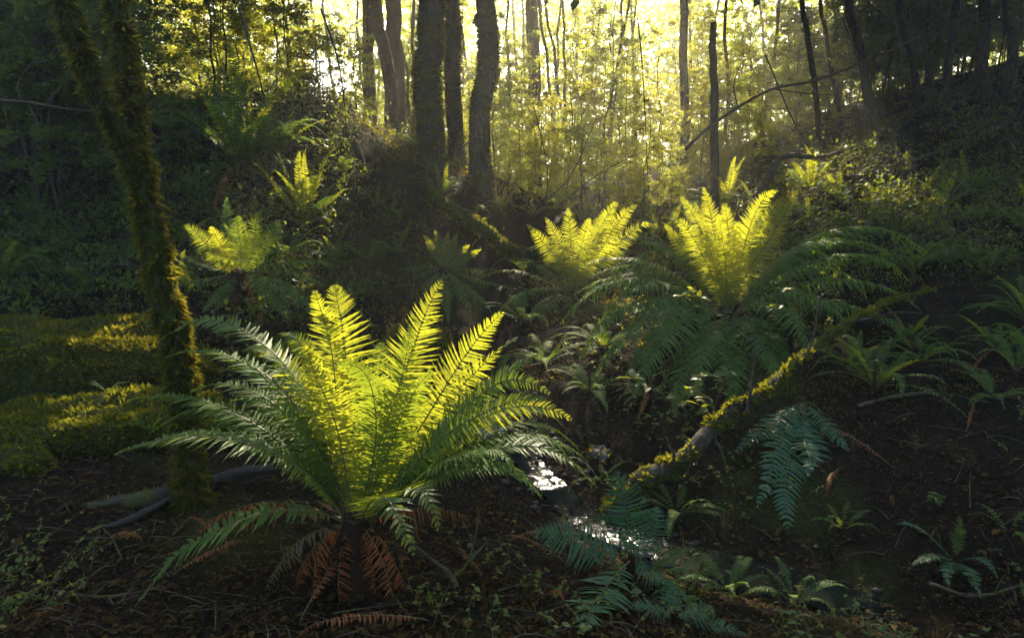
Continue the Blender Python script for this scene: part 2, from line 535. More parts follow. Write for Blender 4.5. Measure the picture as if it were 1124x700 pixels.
def frond_arrays(base, mid, tip, W, pairs, K=5, side=None, seed=0, droop=0.18, tooth=0.0, stalk=0.1, fill=0.78, twist=0.25, shrivel=0.0, roll=0.0):
    """one fern frond: Bezier midrib with two ranks of pinnae. returns MB with slot 0 = blade, 1 = midrib"""
    r = np.random.default_rng(seed)
    base, mid, tip = (np.asarray(a, float) for a in (base, mid, tip))
    ctl = 2 * mid - 0.5 * (base + tip)
    cur = lambda t: (1 - t)[:, None] ** 2 * base + 2 * (t * (1 - t))[:, None] * ctl + (t ** 2)[:, None] * tip
    tt = np.linspace(0, 1, 200)
    cc = cur(tt)
    # gentle wobble so that no two midribs are the same clean arc
    seg = np.linalg.norm(np.diff(cc, axis=0), axis=1)
    s = np.concatenate([[0], np.cumsum(seg)])
    Ltot = s[-1]
    s /= Ltot
    wob = rand_dirs(2, r) * Ltot * 0.03
    curl = (rand_dirs(1, r)[0] * .6 - np.array([0, 0, 1.0])) * Ltot * r.uniform(.01, .06)
    pos = lambda q: np.stack([np.interp(q, s, cc[:, j]) for j in range(3)], -1) + np.sin(q * 5 + seed)[:, None] * q[:, None] * wob[0] + np.sin(q * 11)[:, None] * q[:, None] * wob[1] * .4 + np.clip((q - .8) / .2, 0, 1)[:, None] ** 2 * curl
    az = tip - base
    az[2] = 0
    if side is None:
        side = np.cross(az, [0, 0, 1]) if np.linalg.norm(az) > 0.02 else np.array([1.0, 0, 0])
    side = nrm(side)
    q = np.linspace(stalk, 0.995, pairs)
    q = q + r.uniform(-.2, .2, pairs) / pairs
    C = pos(q)
    T = nrm(pos(np.minimum(q + .01, 1.0)) - pos(q - .01))
    Nn = nrm(np.cross(side[None], T))
    S = np.cross(T, Nn)
    Nn = np.where(Nn[:, 2:3].mean() < 0, -1, 1) * Nn
    if roll:
        S, Nn = S * math.cos(roll) + Nn * math.sin(roll), Nn * math.cos(roll) - S * math.sin(roll)
    prof = np.clip((q - stalk * .6) / 0.32, 0, 1) ** 0.6 * np.clip((1.015 - q) / 0.5, 0, 1) ** 0.8
    Lp = W * 0.5 * prof
    spacing = Ltot * (1 - stalk) / pairs
    mb = MB()
    kq = np.linspace(0, 1, K)
    wp = np.where(kq < .12, .55 + kq * 3.75, np.clip(1 - ((kq - .12) / .88) ** 1.7, 0, 1) ** .85)
    wp[-1] = 0.04
    for sg in (-1, 1):
        n = pairs
        ang = 0.12 + 0.55 * q ** 2 + r.normal(0, .07, n)
        lf = r.normal(0.10, .10, n)
        L = Lp * r.uniform(.85, 1.06, n) * np.where(r.random(n) < .05, r.uniform(.25, .7, n), 1)
        ang = ang + .12 * np.sin(q * 9 + r.uniform(0, 6))
        if shrivel:
            lf = lf - r.uniform(0.2, 1.4, n) * shrivel
            L = L * r.uniform(.5, 1, n)
        D = nrm(S * sg * np.cos(ang)[:, None] + T * np.sin(ang)[:, None] + Nn * lf[:, None])
        dr = (droop * r.uniform(.6, 1.5, n) + shrivel * r.uniform(0, 1, n))[:, None, None]
        cen = C[:, None] + (D * L[:, None])[:, None] * kq[None, :, None] + (T * L[:, None])[:, None] * (0.10 * kq ** 2)[None, :, None] \
            - (np.array([0, 0, 1.0]) * 0.5 + Nn * 0.5)[:, None] * L[:, None, None] * (kq ** 2)[None, :, None] * dr
        Wd = nrm(np.cross(D, Nn)) * np.where(sg > 0, -1, 1)
        tw = r.normal(0, twist, n)[:, None]
        Wd = nrm(Wd * np.cos(tw) + Nn * np.sin(tw))
        hw = (spacing * fill * .5 * r.uniform(.85, 1.15, n))[:, None] * wp[None]
        hw = np.minimum(hw, (L * .35)[:, None] + .0004)
        if tooth:
            hw = hw * (1 + tooth * np.where(np.arange(K) % 2 == 0, -1, 1))[None]
        fold = -(Nn[:, None] * hw[..., None] * .25)
        v = np.stack([cen - Wd[:, None] * hw[..., None], cen + fold, cen + Wd[:, None] * hw[..., None]], 2)  # n,K,3,3
        idx = np.arange(n * K * 3).reshape(n, K, 3)
        f = np.concatenate([np.stack([idx[:, :-1, j], idx[:, :-1, j + 1], idx[:, 1:, j + 1], idx[:, 1:, j]], -1).reshape(-1, 4) for j in (0, 1)])
        mb.add(v.reshape(-1, 3), f, 0)
    qs = np.linspace(stalk * .5, .99, 40)
    cs = pos(qs)
    ss = S[np.clip((np.interp(qs, q, np.arange(pairs))).astype(int), 0, pairs - 1)] * .0012
    ix = np.arange(80).reshape(40, 2)
    mb.add(np.stack([cs - ss, cs + ss], 1).reshape(-1, 3), np.stack([ix[:-1, 0], ix[:-1, 1], ix[1:, 1], ix[1:, 0]], -1), 0)
    rb = MB()
    qq = np.linspace(0, 1, 30)
    tube(rb, pos(qq), [0.0045 * (Ltot / .9) ** .6, 0.003 * (Ltot / .9) ** .6, 0.0008], 5)
    return mb, rb


def merge(mb, rb, slot=1):
    for v, f in zip(rb.v, [None] * len(rb.v)):
        pass
    o = mb.n
    for v in rb.v:
        mb.v.append(v)
    for f in rb.f:
        mb.f.append(f + o)
        mb.m.append(np.full(len(f), slot))
    mb.n += rb.n
    return mb


def root_crown(parent, r, h, seed, fibre=60):
    """scaly rootstock with old leaf bases"""
    g = np.random.default_rng(seed)
    mb = MB()
    t = np.linspace(0, 1, 7)
    pts = np.stack([g.normal(0, r * .1, 7), g.normal(0, r * .1, 7), -0.12 + t * (h + .12)], -1)
    tube(mb, pts, [r * 1.25, r * 1.1, r, r * .6], 10, 0, .1, g)
    n = fibre
    a = g.uniform(0, 2 * math.pi, n)
    z = g.uniform(-.05, h, n)
    d = np.stack([np.cos(a), np.sin(a), g.uniform(-.6, .9, n)], -1)
    c = np.stack([np.cos(a) * r * .8, np.sin(a) * r * .8, z], -1)
    leaves(mb, c, d, rand_dirs(n, g), g.uniform(.04, .14, n) * r / .07, .02 * r / .07)
    return mb.build("root_crown", "rootstock", parent)


def hero_fern(base, label, fronds, mat="fern", pairs=44, K=7, tooth=.16, sub=True, root=(.07, .16), group=None, name="fern"):
    """fronds: (tip u, tip v, tip Y, mid u, mid v, mid Y or None, width px, options)"""
    e = empty(name, base, label, "fern", group)
    if root:
        root_crown(e, root[0], root[1], int(abs(base[0]) * 1000))
    for i, fr in enumerate(fronds):
        tu, tv, tY, mu, mv, mY, wpx = fr[:7]
        op = dict(fr[7]) if len(fr) > 7 else {}
        m = op.pop("mat", mat)
        nm = op.pop("name", "frond")
        b = np.array([0, 0, (root[1] if root else 0) * .9])
        tip = P(tu, tv, tY) - base
        b = b + np.array([tip[0], tip[1], 0]) * 0.05
        b = op.pop("b", b)
        mid = P(mu, mv, mY) - base
        depth = ray(mu, mv)[1] and mY / ray(mu, mv)[1]
        W = wpx * depth / F
        pr = op.pop("pairs", pairs)
        blade, rib = frond_arrays(b, mid, tip, W, pr, op.pop("K", K), seed=i * 13 + int(abs(base[1]) * 100), tooth=op.pop("tooth", tooth), **op)
        lab = None
        if m == "dead":
            nm, lab = "dead_frond", "withered rust brown frond"
        if m == "dead_pale":
            nm, lab = "dead_frond", "withered grey brown frond"
        if sub:
            o = blade.build(nm, m, e)
            rib.build("midrib", "rib", o)
        else:
            o = merge(blade, rib).build(nm, [m, "rib"], e)
        if lab:
            o["label"] = lab
    return e


# frond prototypes shared by the smaller ferns: unit length, base at the origin, growing along +X
PROTO = {}


def proto(kind, e0, e1, wid, mat, pairs=44, shrivel=0.0):
    L = []
    for s in range(3):
        r = np.random.default_rng(sum(map(ord, kind)) + s * 7)
        a0, a1 = R(e0 + r.uniform(-5, 5)), R(e1 + r.uniform(-8, 8))
        t = np.linspace(0, 1, 40)
        an = a0 + (a1 - a0) * t ** 1.2
        p = np.cumsum(np.stack([np.cos(an), np.zeros(40), np.sin(an)], -1) / 40, axis=0)
        p -= p[0]
        mb, rb = frond_arrays(p[0], p[20], p[-1], wid * r.uniform(.9, 1.1), pairs, 4, side=np.array([0, 1.0, 0]), seed=s + len(kind), shrivel=shrivel,
                              droop=.2, fill=.72)
        L.append(merge(mb, rb).data("frond_" + kind, [mat, "rib"]))
    PROTO[kind] = L


proto("upright", 84, 58, .19, "fern")
proto("spread", 66, 12, .2, "fern")
proto("arch", 58, -30, .2, "fern_dark")
proto("low", 36, -38, .2, "fern_dark")
proto("upright_dark", 82, 48, .19, "fern_dark")
proto("hang", 5, -78, .15, "dead", 30, .6)
proto("coarse", 62, -20, .17, "fern_dark", 20)


def fern(base, length, spec, label, group=None, seed=0, root=(.05, .08), azc=None, spread=math.pi, name="fern"):
    """spec: {prototype: how many}"""
    g = np.random.default_rng(seed + 100)
    e = empty(name, base, label, "fern", group)
    if root:
        root_crown(e, root[0], root[1], seed, 30)
    for kind, cnt in spec.items():
        a0 = g.uniform(0, 6.28)
        for i in range(cnt):
            a = (a0 + i * 2 * math.pi / cnt + g.normal(0, .25)) if azc is None else azc + g.uniform(-spread, spread)
            o = link("dead_frond" if kind == "hang" else "frond", PROTO[kind][g.integers(3)], e)
            if kind == "hang":
                o["label"] = "withered rust brown frond"
            o.rotation_euler = (g.normal(0, .15), g.normal(0, .12), a)
            sc = length * g.uniform(.72, 1.08)
            o.scale = (sc, sc * g.uniform(.85, 1.1), sc)
            rr = (root[0] if root else .02) * .6
            o.location = (math.cos(a) * rr, math.sin(a) * rr, root[1] * .9 if root else 0)
    return e


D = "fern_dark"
base1 = Gd(396, 648)
print("main fern base", base1)
Yb = base1[1]
dead = dict(mat="dead", pairs=24, K=6, shrivel=.75, droop=.6, tooth=.1, fill=.62)
hero_fern(base1, "large front fern with glowing yellow green upright fronds and rust brown dead fronds beneath", [
    # upright, backlit
    (374, 294, Yb + .40, 382, 415, Yb + .26, 104, dict(side=(1, .1, 0))),
    (346, 318, Yb + .25, 368, 425, Yb + .18, 88, dict(side=(1, -.1, 0))),
    (484, 308, Yb + .35, 445, 420, Yb + .24, 95, dict(side=(1, .0, .25))),
    (425, 368, Yb + .50, 408, 450, Yb + .32, 86, dict(side=(1, 0, 0), mat="fern_mid")),
    (325, 368, Yb + .05, 362, 450, Yb + .06, 79, dict(side=(1, -.35, 0))),
    (548, 344, Yb + .28, 478, 440, Yb + .2, 84, dict(side=(1, .2, .5))),
    (448, 360, Yb + .10, 428, 455, Yb + .05, 79, dict(side=(1, .15, .1), mat="fern_mid")),
    (366, 398, Yb - .02, 412, 440, Yb + .0, 75, dict(side=(1, 0, .3), mat="fern_mid")),
    (588, 384, Yb + .22, 500, 452, Yb + .2, 79, dict(side=(.7, .5, .7), mat="fern_mid")),
    # right, arching
    (600, 407, Yb + .1, 512, 448, Yb + .1, 70, dict(side=(.5, .5, .7), mat="fern_mid")),
    (598, 434, Yb - .05, 500, 470, Yb + .0, 68, dict(side=(.3, .6, .7), mat="fern_mid")),
    (645, 492, Yb + .30, 540, 472, Yb + .2, 70, dict(mat="fern_mid")),
    (655, 524, Yb - .1, 545, 494, Yb + .0, 75, dict()),
    (628, 500, Yb + .1, 540, 486, Yb + .12, 63, dict(mat="fern_mid")),
    (575, 520, Yb - .2, 505, 500, Yb - .1, 63, dict(mat="fern_mid")),
    # left, arching
    (190, 356, Yb + .22, 312, 402, Yb + .15, 84, dict(side=(-.35, .9, .35))),
    (305, 350, Yb + .45, 350, 420, Yb + .3, 70, dict(side=(.8, .3, 0), mat="fern_mid")),
    (140, 436, Yb + .15, 280, 462, Yb + .12, 68, dict(mat="fern_mid")),
    (122, 500, Yb - .15, 275, 484, Yb - .05, 75, dict()),
    (160, 478, Yb + .0, 288, 490, Yb + .0, 59, dict(mat="fern_mid")),
    (240, 400, Yb + .5, 320, 440, Yb + .3, 68, dict(mat="fern_mid")),
    (152, 658, Yb - .22, 272, 566, Yb - .15, 75, dict(mat=D, pairs=34)),
    (172, 392, Yb + .28, 300, 420, Yb + .18, 66, dict(mat="fern_mid")),
    (158, 458, Yb + .1, 285, 470, Yb + .08, 62, dict(mat="fern_mid", droop=.35)),
    (255, 440, Yb + .1, 325, 465, Yb + .08, 60, dict(mat="fern_mid")),
    (642, 508, Yb + .1, 540, 478, Yb + .08, 64, dict(mat="fern_mid", droop=.35)),
    (618, 466, Yb + .25, 525, 458, Yb + .18, 62, dict(mat="fern_mid")),
    (598, 548, Yb - .1, 510, 508, Yb - .04, 58, dict(mat="fern_mid", droop=.35)),
    # short ones towards the camera
    (452, 598, Yb - .40, 420, 545, Yb - .22, 75, dict(pairs=30)),
    (487, 575, Yb - .30, 452, 536, Yb - .18, 68, dict(pairs=30)),
    (345, 500, Yb + .5, 375, 500, Yb + .3, 56, dict(mat="fern_mid")),
    (362, 372, Yb + .5, 372, 450, Yb + .3, 79, dict(side=(1, .0, 0), mat="fern_mid")),
    (570, 365, Yb + .35, 490, 446, Yb + .25, 79, dict(side=(.8, .3, .6))),
    (270, 372, Yb + .3, 335, 430, Yb + .2, 75, dict(side=(.4, .6, .5))),
    (210, 420, Yb + .3, 300, 445, Yb + .2, 70, dict(mat="fern_mid")),
    (470, 400, Yb + .0, 436, 470, Yb + .0, 68, dict(side=(1, .1, .2), mat="fern_mid")),
    (620, 455, Yb + .15, 520, 465, Yb + .12, 68, dict(side=(.2, .6, .7))),
    (590, 545, Yb - .15, 510, 515, Yb - .08, 61, dict(mat="fern_mid")),
    # withered
    (344, 672, Yb - .02, 350, 602, Yb - .04, 40, dead),
    (376, 680, Yb - .08, 373, 610, Yb - .09, 46, dead),
    (455, 672, Yb - .04, 428, 606, Yb - .05, 44, dead),
    (412, 660, Yb - .07, 405, 606, Yb - .07, 34, dead),
    (326, 664, Yb + .02, 338, 606, Yb + .0, 34, dead),
    (436, 676, Yb - .10, 418, 612, Yb - .1, 36, dead),
    (205, 590, Yb + .12, 292, 552, Yb + .08, 40, dead),
    (518, 566, Yb + .08, 470, 556, Yb + .05, 36, dead),
    (290, 655, Yb + .0, 318, 600, Yb - .0, 32, dict(dead, mat="dead_pale")),
], pairs=64, K=8, tooth=.2, root=(.08, .32))

base2 = Gd(798, 356)
Yb = base2[1]
print("right fern", base2)
hero_fern(base2, "big right bank fern with tall lemon yellow fronds above a skirt of dark arching ones", [
    (748, 215, Yb + .15, 781, 280, Yb + .1, 37, dict(side=(1, 0, 0))),
    (769, 200, Yb + .25, 789, 278, Yb + .15, 40, dict(side=(1, .1, 0))),
    (790, 228, Yb - .05, 796, 290, Yb + .0, 37, dict(side=(1, 0, 0))),
    (812, 236, Yb + .1, 804, 292, Yb + .05, 37, dict(side=(1, 0, 0))),
    (833, 212, Yb + .3, 812, 282, Yb + .2, 40, dict(side=(1, 0, .1))),
    (851, 198, Yb + .15, 818, 272, Yb + .1, 45, dict(side=(1, 0, .2))),
    (879, 208, Yb + .2, 828, 285, Yb + .15, 40, dict(side=(1, 0, .3))),
    (725, 245, Yb + .3, 773, 300, Yb + .2, 35, dict(side=(1, 0, -.2))),
    (760, 222, Yb + .35, 784, 285, Yb + .2, 38, dict(side=(1, .1, 0))),
    (800, 214, Yb + .3, 800, 280, Yb + .2, 38, dict(side=(1, 0, 0))),
    (864, 206, Yb + .3, 822, 275, Yb + .2, 38, dict(side=(1, 0, .2))),
    (738, 232, Yb + .1, 776, 290, Yb + .05, 36, dict(side=(1, 0, -.1))),
    (640, 292, Yb + .1, 712, 284, Yb + .1, 39, dict(droop=.4)),
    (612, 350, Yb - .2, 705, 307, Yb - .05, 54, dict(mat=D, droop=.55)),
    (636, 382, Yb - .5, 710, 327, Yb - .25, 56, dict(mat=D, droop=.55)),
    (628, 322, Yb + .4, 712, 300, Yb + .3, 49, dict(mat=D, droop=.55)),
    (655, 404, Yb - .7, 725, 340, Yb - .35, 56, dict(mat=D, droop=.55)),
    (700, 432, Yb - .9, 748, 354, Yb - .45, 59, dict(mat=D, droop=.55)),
    (765, 425, Yb - 1.0, 776, 369, Yb - .5, 59, dict(mat=D, droop=.55)),
    (960, 272, Yb + .3, 880, 272, Yb + .25, 52, dict(mat=D, droop=.55)),
    (1004, 300, Yb + .0, 900, 284, Yb + .1, 56, dict(mat=D, droop=.55)),
    (1010, 335, Yb - .3, 908, 304, Yb - .1, 54, dict(mat=D, droop=.55)),
    (940, 362, Yb - .5, 872, 320, Yb - .25, 56, dict(mat=D, droop=.55)),
    (895, 390, Yb - .8, 850, 334, Yb - .4, 56, dict(mat=D, droop=.55)),
    (850, 415, Yb - .9, 826, 362, Yb - .45, 54, dict(mat=D, droop=.55)),
    (985, 282, Yb + .5, 890, 267, Yb + .35, 49, dict(mat=D, droop=.55)),
    (690, 268, Yb + .4, 742, 282, Yb + .3, 34, dict(droop=.4)),
    (805, 445, Yb - 1.1, 800, 379, Yb - .55, 52, dict(mat=D, droop=.55)),
    (745, 440, Yb - .6, 770, 385, Yb - .4, 24, dict(dead)),
    (1030, 272, Yb + .2, 905, 257, Yb + .2, 46, dict(mat=D, droop=.55)),
    (1000, 370, Yb - .5, 900, 327, Yb - .2, 51, dict(mat=D, droop=.55)),
    (955, 318, Yb - .2, 880, 294, Yb - .05, 51, dict(mat="fern_mid", droop=.5)),
    (930, 290, Yb + .1, 868, 278, Yb + .1, 46, dict(mat="fern_mid", droop=.5)),
    (660, 345, Yb - .3, 728, 312, Yb - .15, 51, dict(mat="fern_mid", droop=.5)),
    (650, 300, Yb + .2, 722, 294, Yb + .2, 46, dict(mat="fern_mid", droop=.5)),
    (676, 378, Yb - .4, 735, 327, Yb - .2, 48, dict(mat=D, droop=.55)),
    (690, 412, Yb - .7, 742, 342, Yb - .35, 48, dict(mat=D, droop=.55)),
    (735, 455, Yb - 1.0, 762, 379, Yb - .5, 51, dict(mat=D, droop=.55)),
    (870, 400, Yb - .7, 838, 356, Yb - .35, 48, dict(mat=D, droop=.55)),
    (665, 262, Yb + .5, 735, 272, Yb + .35, 39, dict(mat="fern_mid", droop=.5)),
], pairs=60, K=5, tooth=0, root=(.08, .07), sub=True)

base3 = Gd(628, 328)
Yb = base3[1]
print("mid fern", base3)
hero_fern(base3, "bushy fern with upright yellow fronds on the far side of the stream in the gully", [
    (578, 246, Yb + .0, 613, 285, Yb, 31, dict(side=(1, 0, 0))),
    (622, 226, Yb + .3, 628, 272, Yb + .2, 33, dict(side=(1, 0, 0))),
    (646, 236, Yb + .0, 637, 280, Yb, 33, dict(side=(1, 0, 0))),
    (664, 230, Yb + .4, 644, 276, Yb + .2, 33, dict(side=(1, 0, 0))),
    (680, 216, Yb + .2, 649, 270, Yb + .1, 36, dict(side=(1, 0, .2))),
    (702, 222, Yb + .1, 657, 276, Yb + .1, 36, dict(side=(1, 0, .3))),
    (716, 240, Yb + .3, 662, 284, Yb + .2, 33, dict(side=(1, 0, .4))),
    (600, 238, Yb + .2, 620, 280, Yb + .1, 31, dict(side=(1, 0, 0))),
    (530, 300, Yb - .1, 578, 300, Yb, 28, dict(droop=.4)),
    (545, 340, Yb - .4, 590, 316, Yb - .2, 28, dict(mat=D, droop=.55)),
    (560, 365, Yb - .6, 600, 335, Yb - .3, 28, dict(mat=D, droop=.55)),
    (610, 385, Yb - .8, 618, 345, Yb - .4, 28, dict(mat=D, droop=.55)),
    (725, 268, Yb + .4, 680, 290, Yb + .3, 28, dict(mat=D, droop=.55)),
    (738, 300, Yb + .2, 685, 305, Yb + .1, 28, dict(mat=D, droop=.55)),
    (660, 380, Yb - .6, 645, 345, Yb - .3, 28, dict(mat=D, droop=.55)),
    (570, 282, Yb + .5, 598, 295, Yb + .3, 26, dict(mat=D, droop=.55)),
], pairs=52, K=4, tooth=0, root=(.07, .06), sub=False)

base4 = Gd(487, 305)
Yb = base4[1]
print("fern4", base4)
hero_fern(base4, "small fern with a tuft of bright yellow fronds beside the curved mossy branch", [
    (464, 256, Yb, 479, 280, Yb, 14, dict(side=(1, 0, 0))),
    (478, 252, Yb + .1, 484, 276, Yb, 15, dict(side=(1, 0, 0))),
    (492, 252, Yb, 489, 277, Yb, 15, dict(side=(1, 0, 0))),
    (503, 254, Yb, 493, 278, Yb, 15, dict(side=(1, 0, .1))),
    (515, 268, Yb, 497, 284, Yb, 15, dict(side=(1, 0, .2))),
    (529, 272, Yb, 502, 288, Yb, 14, dict(side=(1, 0, .3))),
    (430, 296, Yb - .1, 462, 292, Yb, 20, dict(mat=D, droop=.55)),
    (420, 318, Yb - .3, 455, 302, Yb - .1, 20, dict(mat=D, droop=.55)),
    (548, 296, Yb, 515, 294, Yb, 20, dict(mat=D, droop=.55)),
    (560, 318, Yb - .2, 520, 304, Yb - .1, 20, dict(mat=D, droop=.55)),
    (540, 342, Yb - .5, 512, 314, Yb - .3, 20, dict(mat=D, droop=.55)),
    (492, 350, Yb - .7, 488, 318, Yb - .35, 20, dict(mat=D, droop=.55)),
    (450, 338, Yb - .5, 468, 312, Yb - .25, 20, dict(mat=D, droop=.55)),
    (518, 345, Yb - .6, 503, 316, Yb - .3, 20, dict(mat=D, droop=.55)),
], pairs=40, K=4, tooth=0, root=(.06, .1), sub=False)

base5 = Gd(266, 336)
Yb = base5[1]
print("fern5", base5)
hero_fern(base5, "dark blue green fern on a brown rootstock at the foot of the left bank", [
    (205, 240, Yb, 236, 280, Yb, 33, dict(mat="fern_mid", side=(1, 0, 0))),
    (232, 245, Yb - .1, 250, 285, Yb, 33, dict(side=(1, 0, 0))),
    (262, 236, Yb + .1, 264, 282, Yb, 36, dict(mat="fern_mid", side=(1, 0, 0))),
    (284, 232, Yb + .1, 276, 278, Yb, 36, dict(mat="fern_mid", side=(1, 0, 0))),
    (245, 212, Yb + .6, 254, 270, Yb + .3, 30, dict(mat=D, side=(1, 0, 0))),
    (306, 240, Yb + .2, 286, 280, Yb + .1, 42, dict(mat=D, side=(1, 0, .3))),
    (350, 256, Yb + .2, 308, 280, Yb + .1, 42, dict(mat="fern_mid")),
    (370, 292, Yb + .1, 318, 286, Yb + .1, 42, dict(mat=D, droop=.4)),
    (355, 312, Yb, 312, 298, Yb, 39, dict(mat="fern_mid")),
    (340, 345, Yb - .4, 306, 310, Yb - .2, 39, dict(mat=D, droop=.4)),
    (190, 275, Yb, 228, 292, Yb, 33, dict(mat="fern_mid")),
    (196, 310, Yb - .2, 232, 305, Yb - .1, 33, dict(mat=D, droop=.4)),
    (316, 350, Yb - .5, 292, 316, Yb - .25, 36, dict(mat="fern_mid")),
    (222, 340, Yb - .4, 244, 318, Yb - .2, 33, dict(mat=D, droop=.4)),
    (290, 368, Yb - .25, 282, 335, Yb - .2, 16, dict(dead, pairs=20)),
    (252, 362, Yb - .2, 258, 335, Yb - .15, 12, dict(dead, pairs=20)),
], pairs=50, K=4, tooth=0, root=(.1, .3), sub=False)

FERNS = [
    # u, v, length px, spec, label
    (335, 256, 84, dict(upright=10, spread=5, arch=4), "small bright yellow fern on the left bank above the dark blue one"),
    (262, 186, 118, dict(upright_dark=9, spread=6, arch=10, hang=1), "shaggy fern with drooping fronds high on the left bank"),
    (302, 180, 84, dict(upright_dark=5, spread=4, arch=8), "fern with long trailing fronds beside the shaggy one under the ridge"),
    (485, 216, 48, dict(upright=4, arch=8), "little fern growing at the foot of the thickest ridge trunk"),
    (796, 232, 55, dict(upright=8, spread=4, arch=5), "pale yellow fern on the gully rim beneath the broken snag"),
    (890, 212, 50, dict(upright=4, spread=4, arch=6), "fern with one tall yellow frond on the top of the right bank"),
    (725, 262, 45, dict(spread=5, arch=6), "low fern in the haze between the two tall yellow ferns"),
    (97, 318, 60, dict(spread=3, arch=6), "dim green fern behind the upper mossy boulder on the left"),
    (985, 258, 46, dict(spread=5, arch=5), "light green fern among leaf litter halfway up the right slope"),
    (930, 268, 50, dict(arch=8, low=4), "dark fern above the arching skirt of the big right bank fern"),
    (1035, 230, 48, dict(spread=4, arch=5), "small fern by the bare twigs high on the right slope"),
    (960, 428, 88, dict(spread=3, arch=6, low=3), "mid green fern spreading over the bank behind the leaning mossy branch"),
    (745, 290, 55, dict(spread=3, arch=7), "feathery fern tucked behind the lemon yellow fronds"),
    (690, 318, 60, dict(arch=9, low=4), "dark fern filling the gap between the bushy fern and the big one"),
    (575, 300, 45, dict(arch=7, low=4), "small dim fern beside the end of the curved mossy branch"),
    (925, 578, 48, dict(coarse=9), "small hard fern with narrow dark fronds on the bank above the pool"),
    (752, 652, 62, dict(coarse=8), "small hard fern with narrow fronds on the near edge of the pool"),
    (1110, 585, 50, dict(coarse=5), "sparse dark fern at the right edge above the pool"),
    (430, 240, 40, dict(arch=7, low=3), "dusky fern in the tangle under the ridge"),
    (150, 250, 55, dict(arch=6, upright_dark=3), "shadowed fern behind the leaning mossy trunk"),
    (40, 250, 60, dict(arch=7, upright_dark=3), "shadowed fern under the pale bare twigs at the left edge"),
    (855, 262, 44, dict(arch=7, spread=3), "fern just behind the tips of the lemon yellow fronds"),
    (1085, 300, 60, dict(arch=8), "dark fern at the right edge halfway up the slope"),
    (598, 402, 62, dict(arch=8, low=4, hang=2), "dark fern overhanging the stream on its far bank below the bushy fern"),
    (648, 432, 58, dict(arch=8, low=5), "dark fern low on the far bank of the stream above the wet stones"),
    (662, 385, 58, dict(arch=8, low=4), "dark fern on the stream bank under the left arching fronds of the big fern"),
    (575, 355, 55, dict(arch=9, low=3), "dim fern on the far stream bank left of the bushy fern"),
    (545, 420, 40, dict(arch=6, low=3), "small dark fern squeezed beside the pale wet rock"),
    (712, 440, 46, dict(arch=7, low=4, hang=2), "dark fern with brown fronds under the big right bank fern"),
    (552, 232, 40, dict(arch=7, spread=3), "hazy fern on the end of the ridge under the curved trunk"),
    (585, 240, 36, dict(arch=7), "hazy little fern where the ridge meets the gully floor"),
    (520, 240, 40, dict(arch=8), "fern against the top of the curved mossy branch"),
    (375, 195, 46, dict(arch=8), "dusky fern on the brown face of the left bank"),
    (405, 290, 52, dict(arch=8, spread=2), "dusky fern in the shade below the face of the left bank"),
    (1010, 400, 60, dict(arch=8, low=3), "dark fern on the right slope beside the thin end of the mossy branch"),
    (1090, 440, 55, dict(arch=7, low=3), "dark fern low on the right slope near the edge"),
    (1000, 300, 50, dict(arch=8, spread=2), "dark fern beyond the right tips of the big bank fern"),
    (640, 246, 36, dict(arch=6, spread=3), "misty fern behind the bushy fern at the gully head"),
    (690, 244, 34, dict(arch=6, spread=3), "misty fern in the glow between the bushy fern and the snag"),
    (716, 640, 66, dict(arch=5, coarse=4), "dark fern drooping over the near edge of the stream behind the blue green fern"),
    (800, 652, 60, dict(arch=6, low=2), "dark fern leaning over the middle of the black pool from its near bank"),
    (872, 664, 58, dict(arch=5, coarse=3), "dark fern on the near bank at the far lower end of the pool"),
    (742, 566, 54, dict(arch=6, low=3), "dim fern hanging over the water from the far bank below the mossy branch"),
    (660, 530, 44, dict(arch=5, low=3), "dim little fern beside the lower end of the leaning mossy branch"),
    (1060, 215, 40, dict(arch=6), "tiny dark fern below the thin trunks on the right"),
]
for i, (u, v, lp, spec, lab) in enumerate(FERNS):
    b = Gd(u, v)
    L = lp * (b[1] / ray(u, v)[1]) / F * 1.15
    fern(b - np.array([0, 0, .02]), L, spec, lab, seed=i, root=None if 'hard fern' in lab or 'sparse' in lab else (.022 + .022 * L, .03 + .04 * L))

g_ = np.random.default_rng(12)


def fern_field(n, ur, vr, Lr, label, group, clear=.35):
    k = 0
    while k < n:
        b = Gd(g_.uniform(*ur), g_.uniform(*vr))
        if stream_dist(b[0], b[1]) < clear or math.hypot(b[0] - base1[0], b[1] - base1[1]) < .8:
            continue
        spec = {"arch": int(g_.integers(5, 9)), "spread": int(g_.integers(0, 4)), "low": int(g_.integers(0, 4)), "hang": int(g_.integers(0, 2))}
        fern(b, g_.uniform(*Lr), spec, label, group, 300 + int(g_.integers(9999)), (.02, .03))
        k += 1


fern_field(26, (860, 1150), (190, 420), (.3, .62), "dark fern half buried in the undergrowth of the shaded right slope", "half hidden ferns of the right slope")
fern_field(22, (200, 470), (140, 330), (.3, .55), "dusky fern half buried in the undergrowth of the left bank face", "half hidden ferns of the left bank")
fern_field(18, (560, 900), (215, 300), (.35, .6), "misty fern in the mixed growth at the head of the gully", "misty ferns of the gully head")
fern_field(10, (-20, 190), (230, 330), (.35, .6), "murky fern in the deep shade left of the leaning mossy tree", "murky ferns of the left shade")

# ferns drawn frond by frond in the lower foreground
def lower_fern(bpx, label, fronds, mat="fern_blue", K=6, root=(.03, .05)):
    b = Gd(*bpx)
    Yb = b[1]
    return hero_fern(b, label, [(f[0], f[1], Yb + f[2], f[3], f[4], Yb + f[5], f[6], f[7] if len(f) > 7 else {}) for f in fronds],
                     mat=mat, K=K, tooth=.12, root=root, sub=False, pairs=26)


